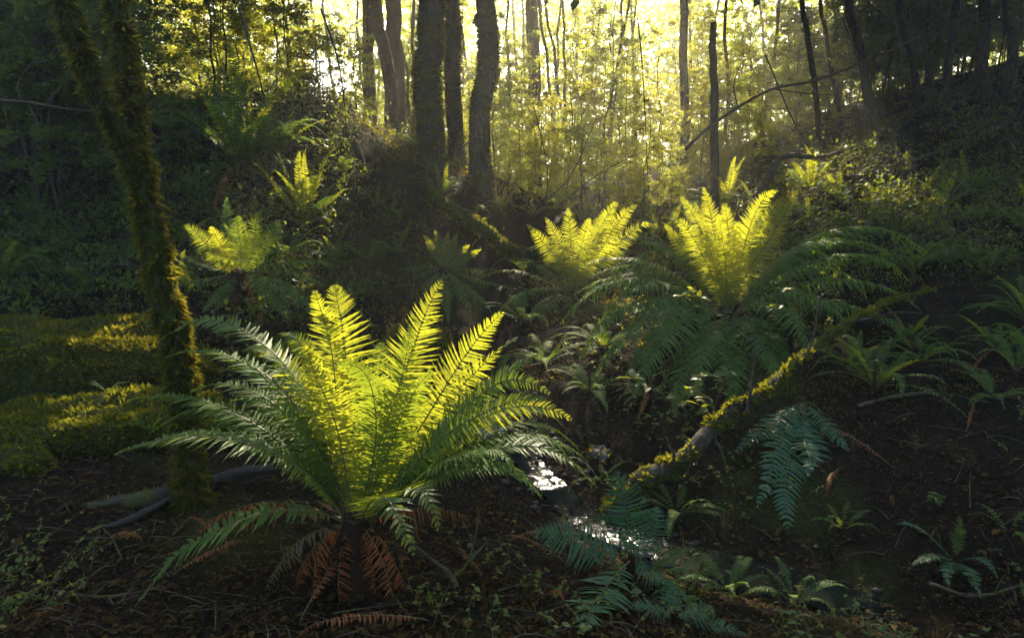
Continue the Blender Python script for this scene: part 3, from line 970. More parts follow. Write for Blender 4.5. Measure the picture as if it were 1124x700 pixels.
lower_fern((692, 636), "blue green fern with broad fronds fanned out in front of the pool", [
    (679, 518, .06, 688, 574, .02, 78, dict(side=(1, 0, .1))),
    (586, 580, .0, 632, 594, .0, 64, dict(side=(-.3, .6, .8))),
    (640, 694, -.62, 656, 655, -.34, 92, dict(side=(1, .3, 0))),
    (730, 640, -.1, 712, 630, -.05, 44),
    (722, 556, .1, 708, 594, .04, 52, dict(side=(1, 0, .2)))], root=(.025, .12))
lower_fern((880, 455), "teal fern hanging down the bank under the leaning mossy branch", [
    (868, 590, -.85, 862, 520, -.5, 52, dict(side=(1, .1, 0), pairs=36)),
    (908, 566, -.75, 896, 512, -.42, 46, dict(side=(1, .1, 0))),
    (812, 492, -.35, 845, 466, -.2, 40),
    (936, 492, -.35, 905, 466, -.2, 38),
    (835, 552, -.75, 850, 500, -.42, 38, dict(side=(1, .1, 0))),
    (886, 520, -.7, 884, 486, -.35, 34, dict(side=(1, .1, 0))),
    (920, 476, .0, 902, 452, .0, 34)], root=(.03, .1))
lower_fern((740, 692), "fine leaved blue green fern at the very bottom of the dark pool bank", [
    (696, 662, .0, 716, 668, .0, 44), (782, 664, .0, 760, 672, .0, 44), (824, 700, -.05, 785, 684, .0, 44), (735, 636, .1, 738, 662, .05, 40)], root=(.02, .08))
lower_fern((1050, 616), "hard fern by the pool with one pale upright frond and yellow spotted leaf", [
    (1053, 566, .1, 1052, 592, .05, 22, dict(side=(1, 0, 0), mat="fern_mid")), (982, 575, .0, 1015, 584, .0, 22), (1110, 612, -.05, 1082, 600, .0, 22),
    (1040, 640, -.3, 1044, 622, -.15, 22), (1074, 650, -.35, 1064, 626, -.15, 22), (1000, 622, -.1, 1024, 610, -.05, 20), (1096, 632, -.2, 1074, 612, -.1, 20)], root=None)

# ------------------------------------------------------------------ moss helper


def moss_on(mb, pts, nor, dens_len, r, droop=.5, W=.35):
    n = len(pts)
    d = nrm(nor * r.uniform(.4, 1.1, n)[:, None] + rand_dirs(n, r) * .55 - np.array([0, 0, 1]) * (droop * r.uniform(.3, 1.3, n))[:, None])
    L = dens_len * r.uniform(.45, 1.25, n)
    leaves(mb, pts - nor * .004, d, rand_dirs(n, r), L, L * W)


def moss_tube(pts, rad, count, L, seed, droop=.6, W=.35, bare=0.0):
    """moss tufts over a tube; slightly clumped"""
    r = np.random.default_rng(seed)
    pts = np.asarray(pts)
    n = len(pts)
    rad = np.interp(np.linspace(0, 1, n), np.linspace(0, 1, len(rad)), rad)
    t = r.random(count) * (n - 1)
    i = np.minimum(t.astype(int), n - 2)
    f = (t - i)[:, None]
    c = pts[i] * (1 - f) + pts[i + 1] * f
    T = nrm(pts[i + 1] - pts[i])
    ref = np.array([.3, 1.0, .2])
    A = nrm(np.cross(T, ref))
    B = np.cross(T, A)
    th = r.uniform(0, 2 * math.pi, count)
    nor = A * np.cos(th)[:, None] + B * np.sin(th)[:, None]
    rr = rad[i] * (1 - f[:, 0]) + rad[i + 1] * f[:, 0]
    lump = np.clip(.75 + 1.9 * vnoise(t * 1.7 + seed, th * 1.5) + .8 * vnoise(t * 5 + seed, th * 4), .12, 1.9)
    ok = vnoise(t * .42 + seed * 3, th * .6) + .25 * nor[:, 2] > -.5 + bare
    c, nor, rr, lump = c[ok], nor[ok], rr[ok], lump[ok]
    mb = MB()
    moss_on(mb, c + nor * rr[:, None], nor, L * lump, r, droop, W)
    return mb


# ------------------------------------------------------------------ the leaning mossy tree
A0 = [(212, 572, 3.02), (208, 520, 3.05), (204, 470, 3.08), (199, 415, 3.12), (186, 350, 3.15), (168, 265, 3.2), (152, 195, 3.2), (147, 130, 3.25), (136, 60, 3.3), (127, -10, 3.35), (118, -160, 3.5), (105, -420, 3.7)]
B0 = [(152, 200, 3.2), (132, 150, 3.15), (108, 105, 3.1), (88, 55, 3.08), (66, -8, 3.05), (30, -120, 3.0), (-30, -300, 2.9)]
base = Gd(212, 560)
pa = smooth_path([P(*a) for a in A0], 70)
pa[0] = [pa[0][0], pa[0][1], hz(pa[0][0], pa[0][1]) - .05]
pb_ = smooth_path([P(*a) for a in B0], 36)
e = empty("mossy_tree", base, "leaning tree with a forked trunk thickly clothed in hanging moss beside the mossy boulders", "tree")
ra = [.10, .066, .055, .058, .064, .062, .052, .045, .042, .04, .04, .035]
rb_ = [.045, .04, .042, .042, .04, .035]
o = tube_mb = MB()
tube(tube_mb, pa, ra, 14, 0, .06)
tr = tube_mb.build("trunk", "moss_base", e, origin=base)
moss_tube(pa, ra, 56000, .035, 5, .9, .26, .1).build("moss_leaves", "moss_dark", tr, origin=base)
m2 = MB()
tube(m2, pb_, rb_, 12, 0, .06)
st = m2.build("limb", "moss_base", e, origin=base)
moss_tube(pb_, rb_, 20000, .03, 6, .9, .26).build("moss_leaves", "moss_dark", st, origin=base)

# ------------------------------------------------------------------ mossy boulders / mounds


def boulder(cpx, half, label, seed, mcount, rot=0, rock="moss_base", L=.035, name="mossy_boulder", lift=.3):
    c = Gd(*cpx)
    r = np.random.default_rng(seed)
    nu, nv = 40, 22
    th = np.linspace(0, 2 * math.pi, nu, endpoint=False)
    ph = np.linspace(-.35 * math.pi, .5 * math.pi - .02, nv)
    TH, PH = np.meshgrid(th, ph)
    d = np.stack([np.cos(PH) * np.cos(TH), np.cos(PH) * np.sin(TH), np.sin(PH)], -1)
    d = np.sign(d) * np.abs(d) ** .7
    k = 1 + .4 * vnoise(d[..., 0] * 1.7 + seed, d[..., 1] * 1.7 + d[..., 2] * 1.3) + .3 * vnoise(d[..., 0] * 4 + seed, d[..., 1] * 4 + d[..., 2] * 3)
    v = d * k[..., None] * np.array(half)
    ca, sa = math.cos(rot), math.sin(rot)
    v = v @ np.array([[ca, sa, 0], [-sa, ca, 0], [0, 0, 1]])
    idx = np.arange(nu * nv).reshape(nv, nu)
    nx = np.roll(idx, -1, 1)
    mb = MB()
    mb.add(v.reshape(-1, 3), np.stack([idx[:-1], nx[:-1], nx[1:], idx[1:]], -1).reshape(-1, 4))
    mb.add(v[-1], [list(range(nu))])
    c = c + np.array([0, half[1] * .6, half[2] * lift - .05])
    e = empty(name, c, label, "rock")
    mb.build("rock_body", rock, e)
    if mcount:
        i = r.integers(0, nv - 1, mcount * 2)
        w = np.cos(ph[i])
        i = i[r.random(len(i)) < w][:mcount]
        n = len(i)
        j = r.integers(0, nu, n)
        a, b = r.random((2, n, 1))
        q = v[i, j] * (1 - a) * (1 - b) + v[i + 1, j] * a * (1 - b) + v[i, (j + 1) % nu] * (1 - a) * b + v[i + 1, (j + 1) % nu] * a * b
        nor = nrm(q / (np.array(half) ** 2))
        keep = vnoise(q[:, 0] * 5, q[:, 1] * 5 + q[:, 2] * 6) > -.45
        mm = MB()
        moss_on(mm, q[keep], nor[keep], L * (1 + .8 * vnoise(q[keep][:, 0] * 9, q[keep][:, 1] * 9 + q[keep][:, 2] * 9)), r, .15, .45)
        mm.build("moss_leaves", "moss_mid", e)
    return e


boulder((40, 430), (1.05, .40, .36), "upper of two long boulders under thick moss at the left edge", 11, 30000, .1, L=.042)
boulder((85, 496), (.82, .32, .22), "lower mossy boulder with sunlit yellow top in front of the upper one", 12, 24000, .12, L=.038)
boulder((455, 395), (.30, .26, .24), "round mossy rock glowing yellow behind the front fern", 13, 6000)
boulder((330, 405), (.40, .26, .17), "low mossy rock behind the arching fronds of the front fern", 14, 6000)
boulder((10, 515), (.16, .12, .10), "small mossy lump on the litter at the left edge", 15, 1500)
boulder((690, 568), (.14, .12, .07), "small mossy stone at the water's edge by the blue green fern", 16, 1200)
boulder((540, 482), (.13, .10, .09), "pale wet rock at the head of the little pool", 17, 0, .3, "rock", name="stream_rock", lift=.5)
boulder((705, 545), (.09, .07, .05), "wet grey stone in the shallow water near the mossy branch", 18, 0, .8, "rock", name="stream_rock", lift=.4)
boulder((590, 540), (.10, .08, .05), "wet stone in the bright reflecting water behind the fern tips", 19, 0, 1.2, "rock", name="stream_rock", lift=.4)
boulder((660, 500), (.11, .09, .06), "dark stone on the far side of the bright water", 20, 300, 2.2, "wet_stone", name="stream_rock", lift=.4)

for k, (x_, y_, z_, L, lab) in enumerate([(-3.46, 4.75, .50, .24, "small fern rooted in the moss on top of the upper boulder"), (-2.52, 3.99, .21, .16, "tiny fern sprouting from the moss of the lower boulder"),
                                          (-3.0, 4.22, .31, .18, "little fern on the shaded front of the upper mossy boulder"), (-2.08, 3.63, .10, .2, "little fern growing against the right end of the lower mossy boulder")]):
    fern(np.array([x_, y_, z_]), L, dict(coarse=6, spread=1), lab, None, 700 + k, None)

# ------------------------------------------------------------------ logs, branches and twigs


def branch_thing(name, label, px, rad, mat="twig", moss=0, mossL=.03, bare=0.0, sub=(), cat="branch", sides=8, group=None, seed=1, n=40):
    p = smooth_path([P(*a) for a in px], n)
    e = empty(name, p[0], label, cat, group)
    mb = MB()
    rr = np.random.default_rng(seed)
    p = p + np.cumsum(rr.normal(0, 1, p.shape), axis=0) * rad[0] * .06
    tube(mb, p, rad, sides, 0, .08, rr)
    tr = mb.build("stem", mat, e, origin=e.location)
    if moss:
        moss_tube(p, rad, moss, mossL, seed, .5, .35, bare).build("moss_leaves", "moss_mid", tr, origin=e.location)
    for s in sub:
        mb = MB()
        q = smooth_path([P(*a) for a in s], 18)
        q = q + np.cumsum(rr.normal(0, 1, q.shape), axis=0) * rad[0] * .06
        tube(mb, q, [rad[-1] * 1.1 + .002, .002], 6, 0, .08, rr)
        mb.build("side_branch", mat, e, origin=e.location)
    return e


branch_thing("mossy_branch", "thick mossy branch leaning from the stream up across the right bank",
             [(672, 568, 3.35), (706, 532, 3.42), (752, 506, 3.48), (800, 456, 3.68), (838, 432, 3.76), (880, 394, 4.02), (925, 358, 4.4), (980, 330, 4.8), (1030, 318, 5.1)],
             [.05, .062, .05, .036, .022, .018, .013, .008], "bark", 24000, .028, .42, [
                 [(742, 510, 3.46), (736, 488, 3.44), (728, 474, 3.42)],
                 [(780, 478, 3.6), (792, 492, 3.5), (798, 512, 3.42)],
                 [(820, 452, 3.65), (826, 418, 3.7), (830, 380, 3.8), (822, 345, 3.9)],
                 [(885, 392, 4.05), (900, 350, 4.1), (905, 300, 4.2)],
                 [(940, 352, 4.5), (985, 345, 4.4), (1040, 350, 4.4)]], seed=31)
branch_thing("mossy_branch", "curved mossy branch lying on the slope below the tall trunks",
             [(468, 212, 8.0), (500, 232, 7.8), (530, 252, 7.6), (552, 270, 7.5), (585, 277, 7.6), (610, 274, 7.8)], [.075, .07, .065, .05], "moss_base", 4500, .04, seed=32)
branch_thing("fallen_log", "long grey weathered log lying on the litter at lower left",
             [(-60, 600, 2.8), (20, 580, 2.85), (100, 562, 2.95), (160, 550, 3.0), (205, 540, 3.1)], [.05, .048, .05, .04], "log", 900, .02, seed=33, cat="log")
branch_thing("fallen_log", "thin grey stick running alongside the weathered log", [(30, 622, 2.6), (90, 592, 2.72), (150, 566, 2.85), (190, 545, 2.98)], [.018, .02, .012], "log", seed=34, cat="log")
branch_thing("fallen_log", "short grey log end beside the base of the leaning mossy tree", [(235, 528, 3.2), (265, 520, 3.25), (300, 512, 3.3)], [.03, .03, .025], "log", seed=35, cat="log")
branch_thing("forked_stick", "forked pale stick standing in the litter below the front fern",
             [(508, 706, 2.1), (505, 660, 2.22), (496, 632, 2.3), (470, 610, 2.4), (440, 585, 2.5)], [.012, .012, .008, .004], "twig", 0, seed=36,
             sub=[[(497, 632, 2.3), (512, 620, 2.36), (522, 590, 2.45), (526, 560, 2.55)], [(515, 615, 2.37), (530, 600, 2.4), (538, 590, 2.42)]], n=24)
branch_thing("fallen_branch", "straight fallen stick on the dark litter slope right of the hanging teal fern", [(905, 470, 4.0), (945, 495, 3.85), (990, 540, 3.5)], [.012, .008], "twig", seed=37)
branch_thing("fallen_branch", "bare arching dead branch crossing the hazy gully beside the snag",
             [(752, 165, 9.0), (778, 140, 9.0), (810, 118, 9.0), (850, 98, 9.0), (905, 86, 9.0), (1000, 45, 9.2), (1070, 10, 9.4)], [.024, .02, .016, .012, .008], "twig", 0, seed=38,
             sub=[[(778, 140, 9.0), (790, 120, 8.9), (830, 122, 8.8), (880, 118, 8.8)], [(810, 118, 9.), (806, 90, 9.), (820, 60, 9.1)], [(850, 98, 9.), (900, 104, 8.8), (950, 100, 8.8)]])
branch_thing("fallen_branch", "dark crooked branch rising from the bank behind the pale yellow fern", [(825, 222, 8.5), (845, 195, 8.5), (862, 172, 8.6), (905, 172, 8.6), (940, 160, 8.8)], [.05, .045, .03, .015], "twig", 600, .03, seed=39)
branch_thing("bare_twigs", "pale bare twigs catching light at the left edge",
             [(-5, 110, 4.2), (30, 112, 4.2), (65, 118, 4.2), (100, 122, 4.2)], [.009, .007, .003], "twig", seed=40,
             sub=[[(22, 112, 4.2), (20, 90, 4.2), (35, 70, 4.2), (42, 55, 4.2)], [(35, 70, 4.2), (52, 66, 4.2), (60, 62, 4.2)], [(30, 112, 4.2), (40, 135, 4.2), (38, 145, 4.2)],
                  [(6, 110, 4.2), (8, 140, 4.2), (12, 155, 4.2)], [(50, 116, 4.2), (62, 100, 4.2), (70, 92, 4.2)]], n=20)
for i, (a, b, c_, lab) in enumerate([
        ((590, 225, 9.5), (625, 195, 9.5), (655, 130, 9.8), "thin bare stem leaning right above the gully floor"),
        ((600, 228, 9.5), (600, 180, 9.5), (585, 110, 9.6), "thin bare stem leaning left above the gully floor"),
        ((610, 228, 9), (660, 190, 9.), (720, 160, 9.), "low bare stem bending across the hazy gully"),
        ((520, 150, 8.5), (500, 170, 8.5), (478, 182, 8.5), "short dead stick propped between the two tall trunks"),
        ((352, 10, 7), (372, 70, 7), (382, 150, 7), "dark bowed stem in front of the sunlit gap on the left"),
        ((262, 10, 6.5), (280, 70, 6.6), (292, 120, 6.8), "dark hanging stem over the shaggy ferns on the left"),
        ((925, 20, 9), (950, 90, 8.8), (962, 150, 8.7), "bowed bare stem in front of the right thicket"),
        ((700, 20, 10), (706, 90, 10), (712, 215, 10), "slim upright bare stem left of the snag"),
        ((840, 60, 8.8), (870, 130, 8.6), (900, 180, 8.4), "bare sapling stem leaning over the top of the right bank"),
        ((1040, 190, 6.5), (1075, 215, 6.3), (1124, 240, 6.1), "trailing bare twig on the upper right slope")]):
    branch_thing("bare_sapling", lab, [a, b, c_], [.011, .008, .005], "twig", seed=50 + i, n=22, sides=6)

# ------------------------------------------------------------------ unseen shade canopy and the light gaps cut in it
TARGETS = []  # spots kept sunlit by cutting leaves out of the unseen canopy sunward
for u, v, Y, r in [(400, 400, 2.75, .27), (455, 390, 2.75, .24), (345, 400, 2.7, .24), (375, 330, 2.85, .14), (346, 345, 2.75, .10), (480, 340, 2.8, .12), (540, 370, 2.75, .1),
                   (510, 410, 2.7, .2), (400, 470, 2.6, .22), (450, 480, 2.55, .16), (575, 400, 2.65, .1), (540, 440, 2.6, .12), (290, 395, 2.7, .13), (230, 370, 2.75, .08), (320, 360, 2.8, .1),
                   (435, 555, 2.2, .12), (470, 550, 2.2, .09), (560, 490, 2.45, .10), (620, 500, 2.5, .10), (230, 488, 2.35, .10),
                   (755, 245, 5.1, .14), (772, 235, 5.2, .17), (798, 260, 5.1, .2), (830, 245, 5.25, .2), (858, 222, 5.2, .18), (872, 222, 5.25, .09), (800, 300, 5.05, .16), (806, 325, 5.1, .14), (785, 300, 5.1, .12), (640, 278, base3[1], .14), (660, 262, base3[1], .12),
                   (930, 285, 5.3, .08),
                   (600, 255, base3[1], .12), (625, 245, base3[1], .13), (650, 245, base3[1], .13), (680, 232, base3[1], .14), (702, 235, base3[1], .12),
                   (485, 268, base4[1], .22), (520, 278, base4[1], .18), (335, 225, 7, .36), (795, 205, 9, .45), (895, 190, 9, .3), (940, 222, 8, .35), (1000, 218, 8, .2), (985, 240, 7.4, .25),
                   (184, 300, 3.2, .10), (192, 360, 3.15, .12), (200, 420, 3.1, .10), (170, 215, 3.2, .05), (455, 372, 4.6, .16), (310, 388, 4.4, .12), (130, 432, 4.25, .07), (165, 440, 4.2, .06), (70, 424, 4.3, .05),
                   (628, 540, 3.6, .06), (735, 512, 3.45, .10), (790, 470, 3.6, .09), (775, 445, 3.75, .15), (280, 150, 7, .3), (250, 165, 7, .2), (240, 250, 5.4, .1), (480, 190, 8.7, .3),
                   (400, 195, 8.5, .25), (530, 250, 7.6, .2), (940, 400, 4.5, .10)]:
    TARGETS.append((P(u, v, base1[1] + Y - 2.45 if Y < 2.9 else Y), r))


SOFT = []  # half open places cut in the shade canopy
for u, v, Y, r, k in [(690, 310, 5.0, .5, .35), (660, 370, 4.7, .4, .5), (730, 380, 4.6, .35, .5), (900, 300, 5.1, .45, .4), (960, 300, 5.1, .4, .45), (880, 370, 4.6, .35, .5),
                      (640, 290, 6.3, .55, .35), (560, 310, 6.6, .4, .5), (490, 300, 7, .5, .4), (275, 280, 5.4, .5, .5), (320, 290, 5.4, .35, .5), (270, 150, 7.4, .5, .4),
                      (240, 420, 2.7, .28, .35), (200, 450, 2.6, .2, .4), (560, 450, 2.6, .2, .4), (400, 470, 2.5, .3, .3),
                      (950, 230, 7.6, .8, .45), (1040, 230, 7.2, .5, .55), (400, 220, 7.6, .7, .5), (500, 230, 8, .5, .5), (700, 270, 7, .5, .4), (850, 430, 3.9, .2, .6),
                      (960, 400, 4.4, .35, .55), (120, 425, 4.3, .3, .75), (450, 380, 4.8, .3, .5)]:
    SOFT.append((P(u, v, base1[1] + Y - 2.45 if Y < 2.9 else Y), r, k))


def gap_keep(c, r):
    keep = np.ones(len(c), bool)
    # a slow noise makes the half open places break up into sun flecks
    for p, rad, k in SOFT:
        d = c - p
        along = d @ SUN
        dist = np.linalg.norm(d - along[:, None] * SUN, axis=1)
        hole = vnoise(d[:, 0] * 2.3 + rad * 50, (d[:, 1] * SUN[2] - d[:, 2] * SUN[1]) * 2.3) + .5 * (r.random(len(c)) - .5) > (k - .5) * .6 + .08 * (dist / rad) ** 2
        keep &= ~((dist < rad) & (along > 0) & hole)
    for p, rad in TARGETS:
        d = c - p
        along = d @ SUN
        dist = np.linalg.norm(d - along[:, None] * SUN, axis=1)
        keep &= ~((dist < rad + .09 + r.normal(0, .04, len(c))) & (along > 0))
    return keep


def frame_clear(c, margin=.5):
    """True where a point lies outside the view frustum"""
    d = c - CAM
    f = d @ FWD
    up = d @ UP
    return ~((f > 0) & (up / np.maximum(f, .01) < (350 / F)) & (np.abs(d[:, 0]) / np.maximum(f, .01) < 562 / F * 1.05) & (up / np.maximum(f, .01) > -.6))


def shade_canopy_cloud(n_clumps, xr, yr, zf, per, rad, L, seed, gaps=True):
    r = np.random.default_rng(seed)
    c = np.stack([r.uniform(*xr, n_clumps), r.uniform(*yr, n_clumps), np.zeros(n_clumps)], -1)
    c[:, 2] = zf(c[:, 0], c[:, 1]) + r.uniform(0, 3.2, n_clumps)
    c = c[(c[:, 1] > 7.3) | (r.random(len(c)) < np.where(np.abs(c[:, 0]) > 6, .6, np.where(c[:, 1] < -1.5, .6, .03)))]
    if seed in (91, 94):
        c = c[~((c[:, 1] > 13.5) & (c[:, 0] < -2.5) & (c[:, 0] > -9))]
    q = np.repeat(c, per, 0) + r.normal(0, 1, (len(c) * per, 3)) * rad * np.array([1, 1, .45])
    if gaps:
        q = q[gap_keep(q, r)]
    q = q[frame_clear(q)]
    n = len(q)
    mb = MB()
    nv = nrm(rand_dirs(n, r) * .8 + np.array([0, 0, 1.0]))
    leaves(mb, q, rand_dirs(n, r), nv, L * r.uniform(.6, 1.2, n), L * .6)
    return mb


zf = lambda x, y: np.where(y < -4, 1.2, np.maximum(4.2, 1.9 + .257 * np.maximum(y, 0)))  # unseen leaf masses added overhead, beside and behind the camera to shade the scene
tag(shade_canopy_cloud(7600, (-16, 16), (-10, 19), zf, 32, .42, .20, 91).build("unseen_shade_canopy", "tree_leaf_dark"), kind="stuff")
tag(shade_canopy_cloud(3600, (-6, 7), (6, 17), zf, 34, .42, .2, 94).build("unseen_shade_canopy", "tree_leaf_dark"), kind="stuff")
tag(shade_canopy_cloud(1300, (7, 20), (14, 32), lambda x, y: 2.6 + .3 * y, 26, .5, .22, 92).build("unseen_shade_canopy", "tree_leaf_dark"), kind="stuff")
tag(shade_canopy_cloud(1500, (-22, -9), (12, 26), lambda x, y: 2.6 + .3 * y, 26, .5, .22, 93).build("unseen_shade_canopy", "tree_leaf_dark"), kind="stuff")

# ------------------------------------------------------------------ tall trees


def big_tree(px, rad, label, mat="bark", moss=0, crown=True, seed=0, top=9.0, group=None, leafmat="tree_leaf_dark", limbs=5, crown_r=2.2, leafn=2500, name="tree", cat="tree"):
    """px: trunk pixels from the ground up; the trunk goes on above the frame to height `top`"""
    r = np.random.default_rng(seed + 500)
    pts = [P(*a) for a in px]
    b = pts[0].copy()
    b[2] = hz(b[0], b[1])
    pts[0] = b - np.array([0, 0, .15])
    if top:
        last = pts[-1]
        d = nrm(pts[-1] - pts[-2])
        d = nrm(d + np.array([0, 0, 1.0]))
        k = (top - last[2]) / max(.3, d[2])
        if k > 0:
            pts += [last + d * k * .5, last + d * k]
    p = smooth_path(pts, 96)
    p[:, :2] += np.stack([vnoise(np.arange(96) * .12 + seed, np.zeros(96)), vnoise(np.arange(96) * .12, np.full(96, seed + 2.))], -1) * rad[0] * .3
    e = empty(name, b, label, cat, group)
    mb = MB()
    rr = np.interp(np.linspace(0, 1, 96), np.linspace(0, 1, len(rad)), rad) * .93
    rr[:8] *= np.array([1.45, 1.33, 1.23, 1.16, 1.11, 1.07, 1.04, 1.02])
    tube(mb, p, rr, 28, 0, .03, r)
    # fissured bark: ridges that run up the stem
    vv = mb.v[0].reshape(96, 28, 3)
    ii, kk = np.meshgrid(np.arange(96), np.arange(28), indexing="ij")
    dis = .10 * vnoise(kk * .9 + seed * 7, ii * .22) + .10 * vnoise(kk * .35 + seed, ii * .08)
    mb.v[0] = (p[:, None] + (vv - p[:, None]) * (1 + dis)[..., None]).reshape(-1, 3)
    tr = mb.build("trunk", mat, e, origin=b)
    if moss:
        moss_tube(p[:60], list(rr[:60]), moss, .042, seed, .5).build("moss_leaves", "moss_mid", tr, origin=b)
    if crown:
        lm = MB()
        cm = MB()
        topz = p[-1]
        for i in range(limbs):
            s = p[int(r.integers(68, 94))]
            a = r.uniform(0, 6.28)
            t = s + np.array([math.cos(a) * crown_r * r.uniform(.5, 1), math.sin(a) * crown_r * r.uniform(.5, 1), r.uniform(.3, 1.5)])
            q = smooth_path([s, (s + t) / 2 + [0, 0, .2], t], 10)
            if gap_keep(q, r).all():
                tube(lm, q, [rr[-1] * .7, .015], 6, 0, .05, r)
            m = leafn // limbs
            c = q[r.integers(3, 10, m)] + r.normal(0, 1, (m, 3)) * np.array([.8, .8, .4]) * crown_r * .35
            c = c[gap_keep(c, r)]
            c = c[frame_clear(c)]
            leaves(cm, c, rand_dirs(len(c), r), nrm(rand_dirs(len(c), r) + [0, 0, 1.]), .16 * r.uniform(.6, 1.2, len(c)), .1)
        if lm.n:
            lm.build("limbs", mat, e, origin=b)
        if cm.n:
            cm.build("crown", leafmat, e, origin=b)
    return e


big_tree([(472, 190, 9.0), (470, 120, 9.0), (472, 60, 9.0), (473, -5, 9.0)], [.2, .185, .18, .17, .15, .1], "thickest dark mossy trunk on the ridge with leafy shoots on its bark", moss=11000, seed=1)
big_tree([(500, 182, 10.0), (498, 100, 10.0), (497, 40, 10.0), (496, -5, 10.0)], [.13, .12, .115, .11, .08], "dark trunk standing just behind and touching the thickest ridge trunk", moss=4000, seed=2)
big_tree([(527, 196, 8.9), (529, 120, 8.9), (536, 60, 8.95), (533, 20, 9.0), (531, -5, 9.)], [.155, .14, .135, .13, .12, .08], "slightly curved grey brown trunk nearest the gully on the ridge", moss=6000, seed=3)
big_tree([(432, 148, 10.5), (428, 90, 10.6), (418, 40, 10.7), (411, -5, 10.8)], [.12, .10, .09, .08, .05], "slim curved trunk bending left against the yellow glow", seed=4, leafmat="tree_leaf")
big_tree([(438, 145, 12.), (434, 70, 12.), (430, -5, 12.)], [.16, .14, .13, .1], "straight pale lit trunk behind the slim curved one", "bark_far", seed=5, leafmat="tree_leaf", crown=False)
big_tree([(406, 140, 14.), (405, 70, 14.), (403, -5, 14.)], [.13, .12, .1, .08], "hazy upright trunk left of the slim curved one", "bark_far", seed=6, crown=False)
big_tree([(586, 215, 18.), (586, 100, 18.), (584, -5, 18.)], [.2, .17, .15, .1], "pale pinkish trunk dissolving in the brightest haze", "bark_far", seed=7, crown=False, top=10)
big_tree([(752, 228, 14.8), (751, 120, 14.8), (750, 50, 14.8), (751, -5, 14.8)], [.11, .095, .09, .085, .07], "dark trunk with drooping sprays just left of the snag", seed=8, moss=500)
big_tree([(785, 232, 9.8), (784, 120, 9.8), (783, 60, 9.8), (783, 24, 9.8)], [.07, .062, .055, .05, .045], "broken dead snag ending in a blunt top at the edge of the gully", seed=9, top=0, crown=False, name="snag", cat="dead tree")
right = [((966, 160, 10.5), (950, 90, 10.6), (938, 30, 10.7), (930, -5, 10.8), .10, "dark leaning trunk nearest the gully on the right bank"),
         ((1004, 140, 11), (1003, 80, 11), (990, 30, 11), (985, -5, 11), .07, "thin trunk with a slight lean right of the leaning dark one"),
         ((1022, 125, 10.5), (1018, 70, 10.5), (1015, 30, 10.5), (1020, -5, 10.5), .06, "thin trunk rimmed with orange light on the right bank"),
         ((1040, 120, 10), (1042, 70, 10.), (1046, 30, 10.), (1050, -5, 10.), .075, "darker of the paired slim trunks on the right slope"),
         ((1080, 105, 10), (1078, 60, 10.), (1082, 30, 10.), (1080, -5, 10.), .11, "stout black trunk near the right edge of the slope"),
         ((905, 175, 10.0), (893, 90, 10.), (885, 30, 10.), (880, -5, 10.), .055, "slender straight trunk above the tall single yellow frond"),
         ((925, 170, 12.0), (915, 90, 12.), (905, 30, 12.), (900, -5, 12.), .05, "slender mossy trunk behind the leaning dark one"),
         ((1112, 85, 9.5), (1112, 50, 9.5), (1106, 20, 9.5), (1104, -5, 9.5), .09, "black trunk at the right edge of the slope")]
for i, (a, b, c_, d_, rr, lab) in enumerate(right):
    big_tree([a, b, c_, d_], [rr * .85, rr * .75, rr * .68, rr * .6, rr * .4], lab, seed=20 + i, moss=700, limbs=4, leafn=1500)

# ------------------------------------------------------------------ saplings of the understory (prototypes, then copies)


def sapling_meshes(h, seed, nb=28, leafL=.052, leaf=32, start=.12, spread=1.0, mat="tree_leaf"):
    r = np.random.default_rng(seed)
    tm, cm = MB(), MB()
    n = 16
    p = np.stack([np.cumsum(r.normal(0, .035 * h / 4, n)), np.cumsum(r.normal(0, .035 * h / 4, n)), np.linspace(-.1, h, n)], -1)
    tube(tm, p, [.006 + .0035 * h, .005 + .0025 * h, .004], 7, 0, .05, r)
    for i in range(nb):
        f = r.uniform(start, .98)
        s = np.array([np.interp(f, np.linspace(0, 1, n), p[:, j]) for j in range(3)])
        a = r.uniform(0, 6.28)
        L = spread * (1.15 - f * .7) * r.uniform(.6, 1.2)
        dr = np.array([math.cos(a), math.sin(a), 0])
        t = s + dr * L + [0, 0, r.uniform(-.35, .6) * L]
        q = smooth_path([s, s + dr * L * .5 + [0, 0, .22 * L], t], 8)
        tube(tm, q, [.007, .002], 4, 0, 0, r)
        for k in range(7):
            g = q[r.integers(2, 8)]
            a2 = a + r.uniform(-1.2, 1.2)
            d2 = np.array([math.cos(a2), math.sin(a2), r.uniform(-.5, .45)])
            l2 = L * r.uniform(.25, .5)
            m = leaf
            tt = r.random(m)
            c = g + d2 * (l2 * tt)[:, None] + r.normal(0, .025, (m, 3))
            ld_ = nrm(d2 * .6 + np.cross(d2, [0, 0, 1]) * r.choice([-1, 1], m)[:, None] + r.normal(0, .3, (m, 3)))
            leaves(cm, c, ld_, nrm(np.array([0, 0, 1.0]) + r.normal(0, .8, (m, 3))), leafL * r.uniform(.7, 1.3, m), leafL * .62)
    return tm.data("sapling_trunk", "twig"), cm.data("sapling_crown", mat)


SAP = [sapling_meshes(4.0, 1), sapling_meshes(5.0, 2, 26), sapling_meshes(6.0, 3, 28, start=.3), sapling_meshes(3.0, 4, 18, start=.15), sapling_meshes(7.0, 5, 30, spread=1.3, start=.35, leafL=.065)]
SAPD = [sapling_meshes(4.0, 11, mat="tree_leaf_dark"), sapling_meshes(5.5, 12, 28, mat="tree_leaf_dark"), sapling_meshes(3.0, 13, 18, start=.1, mat="tree_leaf_dark")]


